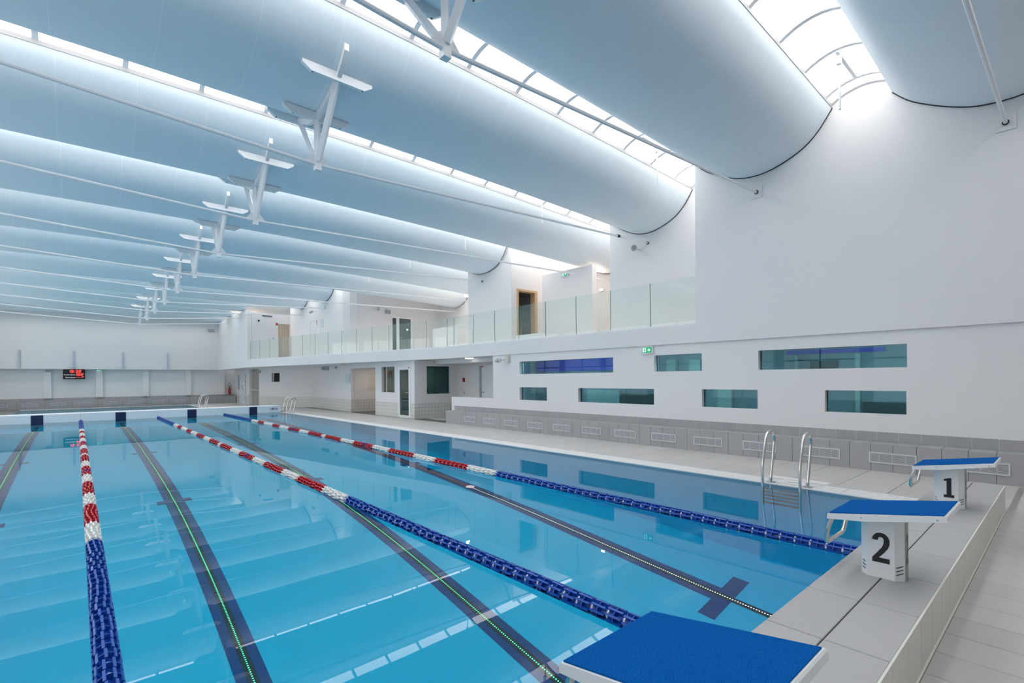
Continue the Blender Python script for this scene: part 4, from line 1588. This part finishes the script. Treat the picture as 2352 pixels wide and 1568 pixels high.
plate('notice', 'small printed notice left of the passage opening', 'sign', PLATE, (2.352, 22.2, 1.42), (2.3565, 22.75, 1.86))
plate('notice', 'printed notice high on the long gallery wall', 'sign', PLATE, (1.955, 24.55, 4.3), (1.969, 24.95, 4.7))
plate('notice', 'small white notice right of the closed gallery door', 'sign', TRIM, (1.955, 25.0, 4.0), (1.969, 25.3, 4.28))
plate('camera_box', 'small grey camera box beside the glazed gallery door', 'camera', SPKG, (4.25, 22.08, 4.95), (4.50, 22.199, 5.13))
plate('wall_box', 'grey twin lamp box on the upper far wall near the right corner', 'lamp', SPKG, (-.75, 38.50, 5.0), (-.40, 38.598, 5.18))
plate('wall_box', 'small grey box above the shower niche', 'box', SPKG, (.90, 33.6, 2.12), (.97, 33.8, 2.30))
plate('wall_box', 'small grey box left of the dark slot window', 'box', SPKG, (1.02, 32.65, 2.05), (1.10, 32.9, 2.2))
plate('wall_box', 'small grey box under the slab at the inner corner', 'box', SPKG, (2.44, 25.9, 2.12), (2.50, 26.15, 2.28))
plate('wall_box', 'grey emergency lamp under the slab at the inner corner', 'lamp', SPKG, (2.43, 25.2, 2.10), (2.50, 25.7, 2.27))
plate('wall_box', 'tiny grey box under the slab above the printed notice', 'box', SPKG, (2.38, 24.0, 2.16), (2.45, 24.15, 2.26))
plate('wall_box', 'small lamp bracket on the pilaster left of the scoreboard', 'box', SPKG, (-8.98, 38.78, 2.17), (-8.78, 38.858, 2.30))
tag(MB().tube([(.24, 29.775, 5.0), (.24, 29.799, 5.0)], .055, 16).build('speaker_hole', DARK), 'round black opening on the white box front', 'vent')
plate('vent_slot', 'narrow black slot high on the white box front', 'vent', DARK, (.42, 29.775, 5.28), (.95, 29.799, 5.33))
plate('fire_call_sign', 'small red sign left of the opening in the white box', 'sign', RED, (1.16, 29.78, 4.80), (1.26, 29.799, 4.94))
plate('wall_switch', 'small grey switch on the white box front behind the glass', 'switch', SPKG, (.98, 29.785, 4.0), (1.06, 29.799, 4.08))
plate('fire_sign', 'small red sign on the recess back wall', 'sign', RED, (4.41, 15.55, 1.45), (4.419, 15.72, 1.62))
plate('wall_switch', 'small grey switch on the recess back wall', 'switch', SPKG, (4.41, 15.58, .95), (4.419, 15.66, 1.05))
d = thing('door_6', (4.42, 13.5, .3), 'flush white door in the recess back wall', 'door', kind='structure')
bx('door_leaf', TRIM, d, 4.395, 4.418, 12.9, 14.40, .021, 2.08)
bx('door_post', SPKG, d, 4.39, 4.418, 14.41, 14.56, .021, 2.08)
MB().tube([(4.39, 14.32, 1.05), (4.34, 14.32, 1.05), (4.34, 14.15, 1.05)], .012, 8).build('door_handle', STEEL, d, True)
bx('door_tag', RED, d, 4.388, 4.394, 14.30, 14.42, 2.04, 2.08)
bx('trim_7', SOFFIT, None, 3.3, 4.40, 11.66, 16.09, 2.18, 2.329)
struct(bpy.data.objects['trim_7'], 'dropped white soffit box in the recess', 'soffit')
t = thing('ceiling_lamp', (3.05, 13.4, 2.32), 'round flush ceiling lamp under the slab in the recess', 'lamp')
MB().tube([(3.05, 13.4, 2.329), (3.05, 13.4, 2.30)], [.16, .14], 20).build('diffuser', LAMPD, t, True)
plate('access_panel', 'flush access panel outlined on the gallery wall near the tall wall', 'panel', WHITE, (4.1175, 6.25, 3.62), (4.1195, 6.75, 4.52))
me = wall_mesh((4.13 - .176 * .5 - .002, 12.8), (4.13 - .176 * .85 - .002, 13.15), 3.55, 4.45, .0015, side=1)
me.materials.append(WHITE)
tag(link('access_panel', me), 'flush access panel outlined on the middle gallery wall', 'panel')
plate('air_panel', 'flush square air panel above the glazed gallery door', 'panel', SOFFIT, (4.85, 22.19, 5.05), (5.85, 22.199, 5.42))

# fire extinguisher
t = thing('fire_extinguisher', (.60, 38.9, .75), 'red fire extinguisher hanging at the far right corner', 'fire extinguisher')
MB().tube([(.60, 38.9, .62), (.60, 38.9, .66), (.60, 38.9, 1.02), (.60, 38.9, 1.09), (.60, 38.9, 1.13)], [.06, .085, .085, .05, .025], 14).build('cylinder', RED, t, True)
MB().tube([(.60, 38.9, 1.13), (.60, 38.9, 1.20)], .03, 8).build('valve', BLACK, t)
MB().tube([(.60, 38.9, 1.18), (.52, 38.88, 1.32), (.60, 38.88, 1.46), (.70, 38.88, 1.32), (.70, 38.88, 1.05)], .012, 8).build('hose', BLACK, t, True)
bx('bracket', DARK, t, .57, .63, 38.97, 38.998, .8, 1.0)

# gallery lamps, warm
def warm_lamp(loc, label, power, top, size=.25):
    """small ceiling lamp hung from what is above it (top)"""
    t = thing('gallery_lamp', loc, label, 'lamp', 'warm gallery lamps')
    L = Vector(loc)
    MB().bbox(L.x - .12, L.x + .12, L.y - .12, L.y + .12, L.z, L.z + .05, .01).build('housing', TRIM, t)
    MB().tube([(L.x, L.y, L.z + .05), (L.x, L.y, top)], .015, 8).build('stem', TRIM, t)
    ld = bpy.data.lights.new('lamp_light', 'AREA')
    ld.energy = power
    ld.size = size
    ld.color = (1.0, .80, .60)
    lo = bpy.data.objects.new('lamp_light', ld)
    COL.objects.link(lo)
    lo.parent = t
    lo.location = (0, 0, -.01)
    return t


def roof_under(x, y):
    i = int((y - N0) // PER) + 2
    return zr(x) + prof(min(max(y - near(i), 0), PW))


bx('ceiling_sauna', TIMBERD, None, 4.45, 7.25, 12.52, 14.2, 5.0, 5.1)
struct(bpy.data.objects['ceiling_sauna'], 'dark timber ceiling of the sauna', 'ceiling')
bx('ceiling_gallery_room', SOFFIT, None, 2.2, 7.6, 22.42, 24.5, 5.3, 5.4)
struct(bpy.data.objects['ceiling_gallery_room'], 'ceiling of the room behind the glazed gallery door', 'ceiling')
def wall_lamp(x, y, z, label, power):
    """box lamp fixed to a wall facing -x"""
    t = thing('gallery_lamp', (x, y, z), label, 'lamp', 'warm gallery lamps')
    MB().bbox(x - .06, x - .002, y - .10, y + .10, z - .05, z + .05, .01).build('housing', TRIM, t)
    bx('diffuser', LAMPD, t, x - .066, x - .0605, y - .08, y + .08, z - .035, z + .035)
    ld = bpy.data.lights.new('lamp_light', 'AREA')
    ld.energy = power
    ld.shape = 'RECTANGLE'
    ld.size, ld.size_y = .06, .15
    ld.color = (1.0, .80, .60)
    lo = bpy.data.objects.new('lamp_light', ld)
    COL.objects.link(lo)
    lo.parent = t
    lo.location = (-.068, 0, 0)
    lo.rotation_euler = (0, math.radians(90), 0)
    return t


wall_lamp(7.1, 10.55, 4.85, 'warm lamp on the back wall of the first gallery recess', 8)
wall_lamp(7.6, 18.6, 4.6, 'warm lamp on the back wall of the second gallery recess', 12)
warm_lamp((3.2, 23.6, 5.1), 'lamp in the room behind the glazed gallery door', 8, 5.3)
warm_lamp((3.4, 21.0, 2.2), 'lamp inside the passage beside the attendant room', 6, 2.33)
warm_lamp((3.2, 17.8, 2.2), 'lamp inside the attendant room', 8, 2.33)


def uplight(x, y, label, power):
    t = thing('floor_uplight', (x, y, 2.74), label, 'lamp')
    MB().tube([(x, y, 2.741), (x, y, 2.77)], .14, 16).build('base', TRIM, t)
    MB().tube([(x, y, 2.77), (x, y, 4.2)], .015, 8).build('pole', TRIM, t)
    MB().tube([(x, y, 4.2), (x, y, 4.3)], [.05, .13], 16).build('bowl', TRIM, t)
    ld = bpy.data.lights.new('lamp_light', 'POINT')
    ld.energy = power
    ld.shadow_soft_size = .1
    ld.color = (1.0, .74, .48)
    lo = bpy.data.objects.new('lamp_light', ld)
    COL.objects.link(lo)
    lo.parent = t
    lo.location = (0, 0, 1.75)


uplight(.8, 33.0, 'warm floor uplight hidden behind the far white box', 45)
t = thing('wall_lamp', (4.25, 15.3, 4.93), 'small bright white lamp at the edge of the second gallery recess', 'lamp')
bx('diffuser', LAMPW, t, 3.86, 4.02, 14.68, 14.78, 4.80, 4.88)
bx('arm', TRIM, t, 3.9, 3.98, 14.55, 14.68, 4.82, 4.86)
